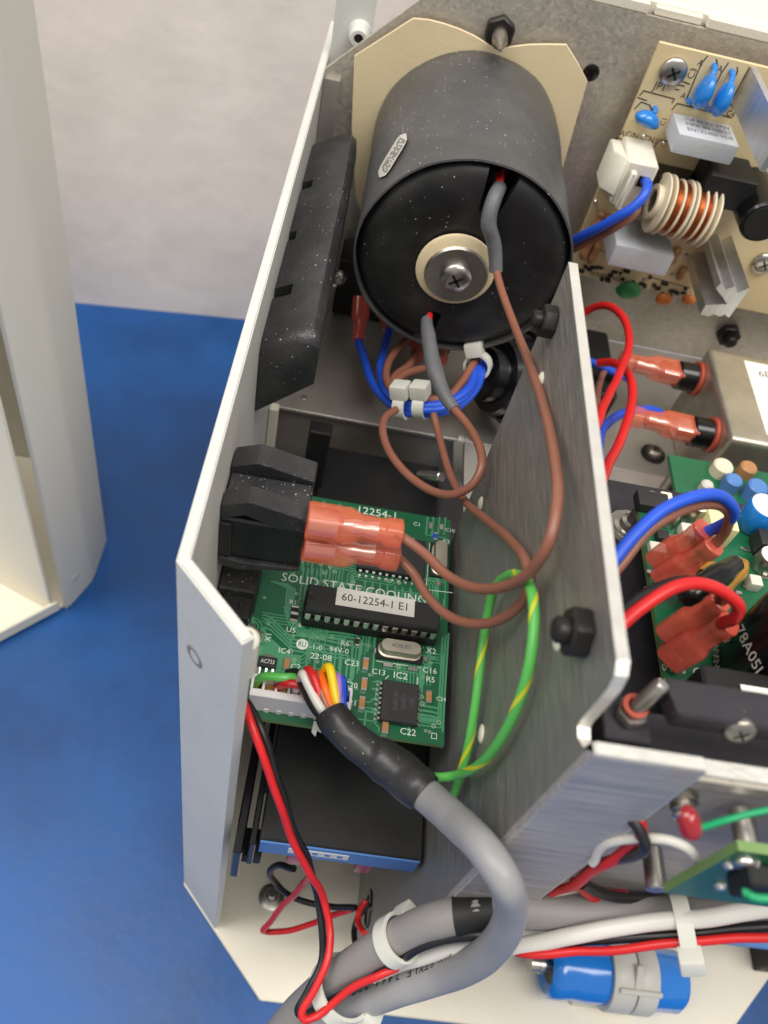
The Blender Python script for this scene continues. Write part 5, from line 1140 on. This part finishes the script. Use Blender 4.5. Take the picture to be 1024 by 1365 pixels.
bm = BM(); tube(bm, [zb(908, 800, 4), zb(925, 790, 6), zb(955, 770, 7), zb(980, 752, 6)], [2.2, 3.0, 3.0, 2.2], 16, 6); obj('black_inductor', bm, 'gloss_black', ps_, 60)
# big dark electrolytics with pale printing
bc = []
for x, y, r, h, l, prints in ((1022, 905, 12.5, 26, 'big black electrolytic capacitor with pale 400V and 78A05L printing', (('400V', 974, 842, 3.0), ('78A05L', 1000, 868, 3.0), ('400V', 955, 876, 2.6))),):
    t_, c = can(x, y, r, h, 'gloss_black', 'nut_black', l)
    for s, tx, ty, sz in prints:
        d = ray(tx, ty); o = CAM - c; a_ = d.x ** 2 + d.y ** 2; b_ = 2 * (o.x * d.x + o.y * d.y); c_ = o.x ** 2 + o.y ** 2 - (r + 0.1) ** 2; dis = b_ * b_ - 4 * a_ * c_
        hit = CAM + d * ((-b_ - math.sqrt(max(dis, 0))) / (2 * a_)); nn = Vector((hit.x - c.x, hit.y - c.y, 0)).normalized(); uu = Vector((-nn.y, nn.x, 0))
        lettering(t_, s, hit + nn * 0.15, uu, UZ, sz, 'clamp_grey', squeeze=0.85)
bm = BM(); c = zb(1000, 930, 14); box(bm, (c.x - 9, c.y - 3.5, ZB), (c.x + 25, c.y + 6, ZB + 14), bev=0.6); bk2 = single('input_module', bm, 'matte_black', 'black module with white number sticker behind the dark bar', 'module')
bm = BM(); l0 = pZ(987, 912, ZB + 14.1); box(bm, (l0.x, c.y - 3.2, ZB + 14.01), (l0.x + 24, c.y + 2.6, ZB + 14.1), bev=0.03); lb2 = obj('sticker', bm, 'label_white', bk2)
lettering(lb2, '10033', (l0.x + 6.4, c.y - 0.4, ZB + 14.16), -UX, -UY, 2.3, 'ink_grey')
# ================================================================== front lower bay: vertical green board on standoffs, screw terminal, capacitor
VB = 42.0
e = pY(985, 1134, VB)
rb = thing('relay_board', 'small upright green board on steel standoffs at the front of the power bay', 'circuit board', (e.x + 20, VB, e.z - 25))
bm = BM(); prism(bm, [(e.x, VB, e.z), (e.x + 90, VB, e.z), (e.x + 90, VB, e.z - 25), (e.x, VB, e.z - 25)], (0, 1.6, 0)); vb = obj('board', bm, 'board_green', rb, None, mats=['board_edge'])
for f in vb.data.polygons:
    if abs(f.normal.y) < 0.5: f.material_index = 1
for x, y in ((985, 1072), (868, 1125)):
    q = pY(x, y, 51.7); bm = BM(); cyl(bm, Vector((q.x, VB + 1.65, q.z)), (0, 1, 0), 1.9, 51.0 - VB - 1.65, 20, bev=0.2); obj('standoff', bm, 'steel', rb)
q = pY(992, 1149, VB); screw_head(rb, q, (0, -1, 0), 1.9, 1.2)
bm = BM(); lo, hi = fbox(bm, (1003, 1180), (1040, 1205), VB - 3.5, VB - 0.05, 0.4); obj('relay', bm, 'matte_black', rb)
for x, y in ((972, 1152), (960, 1180), (1005, 1150)): q = pY(x, y, VB); bm = BM(); lathe(bm, [(0, 1.0), (0.7, 0.8), (1.1, 0)], q, (0, -1, 0), 12); obj('solder_joint', bm, 'pin_tin', rb)
# screw with stacked washers and red ring terminal on the front wall
q = pY(907, 1060, 51.7)
ss = thing('earth_screw', 'steel screw with stacked washers on the front wall above the green board', 'screw', q)
bm = BM(); lathe(bm, [(0, 0), (2.8, 0), (2.8, 0.5), (2.5, 0.55), (2.5, 0.9), (2.7, 0.95), (2.7, 1.4), (1.9, 1.5), (1.9, 2.4), (1.5, 2.8), (0, 2.8)], q, (0, -1, 0), 26); obj('washer_stack', bm, 'dull_steel', ss)
screw_head(ss, q + Vector((0, -3.1, 0)), (0, -1, 0), 1.8, 1.0)
wire('ring_terminal', 'translucent dark red sleeve of the ring terminal under the stacked washers', [(912, 1087, 119.5), (914.5, 1093, 119.3), (917, 1099, 119.3), (919, 1107, 119.6)], 1.65, 'sleeve_red', cat='terminal', n=20)
wire('green_wire', 'green wire from the red ring terminal passing behind the steel standoff', [(919, 1104, 123), (940, 1101, 124), (970, 1092, 126), (1000, 1084, 126), (1040, 1077, 126)], 0.55, 'wire_dark_green')
wire('green_wire', 'short green wire in front of the upright green board', [(990, 1190, 116), (1004, 1198, 115), (1030, 1199, 115)], 0.6, 'wire_dark_green')
wire('white_wire', 'thin white wire arching beside the standoff at the front of the power bay', [(790, 1150, 150), (798, 1135, 146), (815, 1124, 142), (850, 1119, 138), (890, 1121, 135), (915, 1131, 134), (930, 1150, 136), (935, 1165, 140)], 0.85, 'wire_white')
wire('red_wire', 'red wire running from the flange edge down to the front bundle', [(842, 1080, 136), (852, 1090, 135), (856, 1108, 136), (838, 1130, 142), (800, 1155, 152), (770, 1175, 162), (735, 1190, 172)], 1.0, 'wire_red')
wire('black_wire', 'black wire running from the flange edge down to the front bundle', [(836, 1088, 135), (848, 1104, 134.5), (858, 1125, 135), (850, 1138, 140), (820, 1145, 148), (790, 1160, 156), (765, 1180, 165)], 1.0, 'wire_black')
wire('red_wire', 'red wire dipping under the upright green board towards the white tie', [(765, 1176, 166), (785, 1193, 172), (820, 1203, 176), (860, 1203, 178), (900, 1197, 178), (925, 1188, 176)], 1.1, 'wire_red')
wire('black_wire', 'black wire dipping under the upright green board towards the white tie', [(775, 1178, 164), (800, 1190, 168), (840, 1197, 172), (880, 1195, 174), (915, 1187, 173), (935, 1180, 170)], 1.1, 'wire_black')
bm = BM(); prism(bm, [pD(806, 1114, 151), pD(838, 1088, 149), pD(845, 1096, 149), pD(818, 1128, 152)], (0.3, 0.9, 0.2)); single('white_tag', bm, 'label_white', 'small white plastic tag behind the flange edge at the front', 'tag')
bm = BM(); q = pD(752, 1190, 178); obox(bm, q, UX, UY, UZ, 8, 6, 7, 0.9, 2); single('white_plug', bm, 'white_nylon', 'small white plug above the grey cable at the front', 'plug')
bm = BM(); q = pD(803, 1166, 185); lathe(bm, [(0, 0), (5, 0), (6.2, 1.5), (6.2, 7), (5, 9), (0, 9)], q, (-0.3, -0.6, 0.6), 26); single('red_grommet', bm, 'pink_terminal', 'dull red round grommet in shadow between the front wires', 'grommet')
# blue capacitor in a grey clamp on the base
bcx0 = pZ(728, 1300, 15).x; bcx1 = pZ(905, 1305, 15).x
yy = pZ(820, 1298, 15).y
bl = thing('blue_capacitor', 'glossy blue capacitor held by a grey plastic clamp on the cream base', 'capacitor', ((bcx0 + bcx1) / 2, yy, 3))
LB = bcx1 - bcx0; cc = Vector((bcx0, yy, 14.6)); R0 = 10.6
bm = BM(); lathe(bm, [(0, 2.2), (5.0, 2.0), (7.2, 0.6), (9.0, 0), (R0, 1.4), (R0 * 1.02, 5), (R0 * 0.97, 9), (R0, 14), (R0, LB - 2), (R0 - 1.5, LB), (0, LB)], cc, (1, 0, 0), 44); obj('can', bm, 'can_blue', bl, 50)
bm = BM(); lathe(bm, [(0, 1.9), (7.0, 1.9), (7.0, 2.5), (0, 2.5)], cc - Vector((0.4, 0, 0)), (1, 0, 0), 30); obj('end_disc', bm, 'gloss_black', bl)
bm = BM(); lathe(bm, [(0, 0), (3.4, 0), (3.4, 1.4), (3.0, 1.5), (3.0, 3.2), (3.4, 3.3), (3.4, 5.2), (2.2, 5.4), (2.2, 9), (0, 9)], cc + Vector((-6.5, 0, 1.5)), (1, 0, 0), 24); obj('screw_terminal', bm, 'steel', bl)
f0 = bcx0 + LB * 0.42; f1 = bcx0 + LB * 0.75
for q0, q1 in ((f0, f0 + (f1 - f0) * 0.52), (f0 + (f1 - f0) * 0.56, f1)):
    bm = BM(); lathe(bm, [(R0 + 0.1, 0), (R0 + 1.7, 0), (R0 + 2.0, 0.4), (R0 + 2.0, q1 - q0 - 0.4), (R0 + 1.7, q1 - q0), (R0 + 0.1, q1 - q0)], (q0, yy, 14.6), (1, 0, 0), 44); obj('clamp_half', bm, 'clamp_grey', bl, 40)
rib = Vector((0, -0.55, 0.83)).normalized()
bm = BM(); obox(bm, Vector(((f0 + f1) / 2 + 1, yy, 14.6)) + rib * (R0 + 2.4), UX, rib.cross(UX), rib, (f1 - f0) * 0.92, 1.8, 1.8, 0.3); obox(bm, Vector(((f0 + f1) / 2, yy, 14.6)) + (rib + Vector((0, 0.3, 0.2))).normalized() * (R0 + 2.3), UX, rib.cross(UX), rib, 2.6, 9, 1.6, 0.3); obj('clamp_rib', bm, 'clamp_grey', bl)
bm = BM(); box(bm, (f0 - 9, yy - 10, 3.05), (f1 - 1, yy + 9, 6.0), 0.5); obj('clamp_foot', bm, 'clamp_grey', bl)
q = pZ(1000, 1290, 3)
sb = thing('support_block', 'dark block with blue printed top at the front corner of the base', 'block', (q.x + 14, q.y, 3)); bm = BM(); box(bm, (q.x + 1, q.y - 1, 3.05), (q.x + 50, q.y + 22, 24), 0.5); obj('block', bm, 'nut_black', sb)
bm = BM(); box(bm, (q.x - 22, q.y + 2, 24.1), (q.x + 50, q.y + 9, 26), 0.3); tp = obj('printed_strip', bm, 'module_blue', sb); lettering(tp, 'HI', (q.x + 8, q.y + 5.5, 26.1), UX, UY, 3.5, 'silk_black')

# small input board between the filter can and the power supply, its parts just showing
ib = thing('input_board', 'low board crowded with blue and yellow parts in front of the filter can', 'circuit board', (165, 170, 149))
bm = BM(); box(bm, (112, 140, 160), (205, 188, 161.6)); obj('board', bm, 'board_green', ib)
for x, y in ((116, 145), (116, 184), (200, 184)): bm = BM(); cyl(bm, (x, y, 148.55), (0, 0, 1), 2.2, 11.4, 12); obj('standoff', bm, 'dull_steel', ib)
for x, y, r, h, m_, nm in ((985, 632, 3.6, 7, 'module_blue', 'blue_capacitor'), (1018, 640, 4.2, 8, 'module_blue', 'blue_capacitor'), (948, 640, 2.6, 5, 'clamp_grey', 'pale_capacitor'), (1004, 616, 3.6, 6, 'ceramic_tan', 'yellow_coil'), (970, 614, 4.2, 6, 'bobbin', 'yellow_coil'), (928, 655, 2.5, 5, 'pin_tin', 'pale_capacitor'), (962, 655, 3.5, 6, 'gloss_black', 'black_capacitor')):
    c = pZ(x, y, 161.6 + h); r *= 0.78; h *= 0.7; bm = BM(); lathe(bm, [(0, 0), (r, 0), (r, h - 0.6), (r - 0.6, h), (0, h)], (c.x, c.y, 161.6), (0, 0, 1), 20); obj(nm, bm, m_, ib)

# dense small parts along the lower edge of the tan board
bm = BM()
for k in range(26):
    x = 775 + k * 5.6 + random.uniform(-2, 2); y = 352 + (x - 775) * 0.235 + random.uniform(-6, 14); q = pY(x, y, TY); s = random.uniform(0.5, 1.3)
    box(bm, (q.x - s, TY - random.uniform(0.6, 2.2), q.z - 0.5), (q.x + s, TY - 0.01, q.z + 0.6), 0.1)
obj('small_parts', bm, 'silk_black', tb_, kind='stuff')
bm = BM()
for k in range(30):
    x = random.uniform(790, 1000); y = 100 + (x - 780) * 0.2 + random.uniform(60, 260); q = pY(x, y, TY)
    if tl_.x < q.x < 200 and q.z > bl_.z: lathe(bm, [(0, 0.9), (0.5, 0.7), (0.9, 0)], q, (0, -1, 0), 10)
obj('solder_joints', bm, 'pin_tin', tb_, kind='stuff')
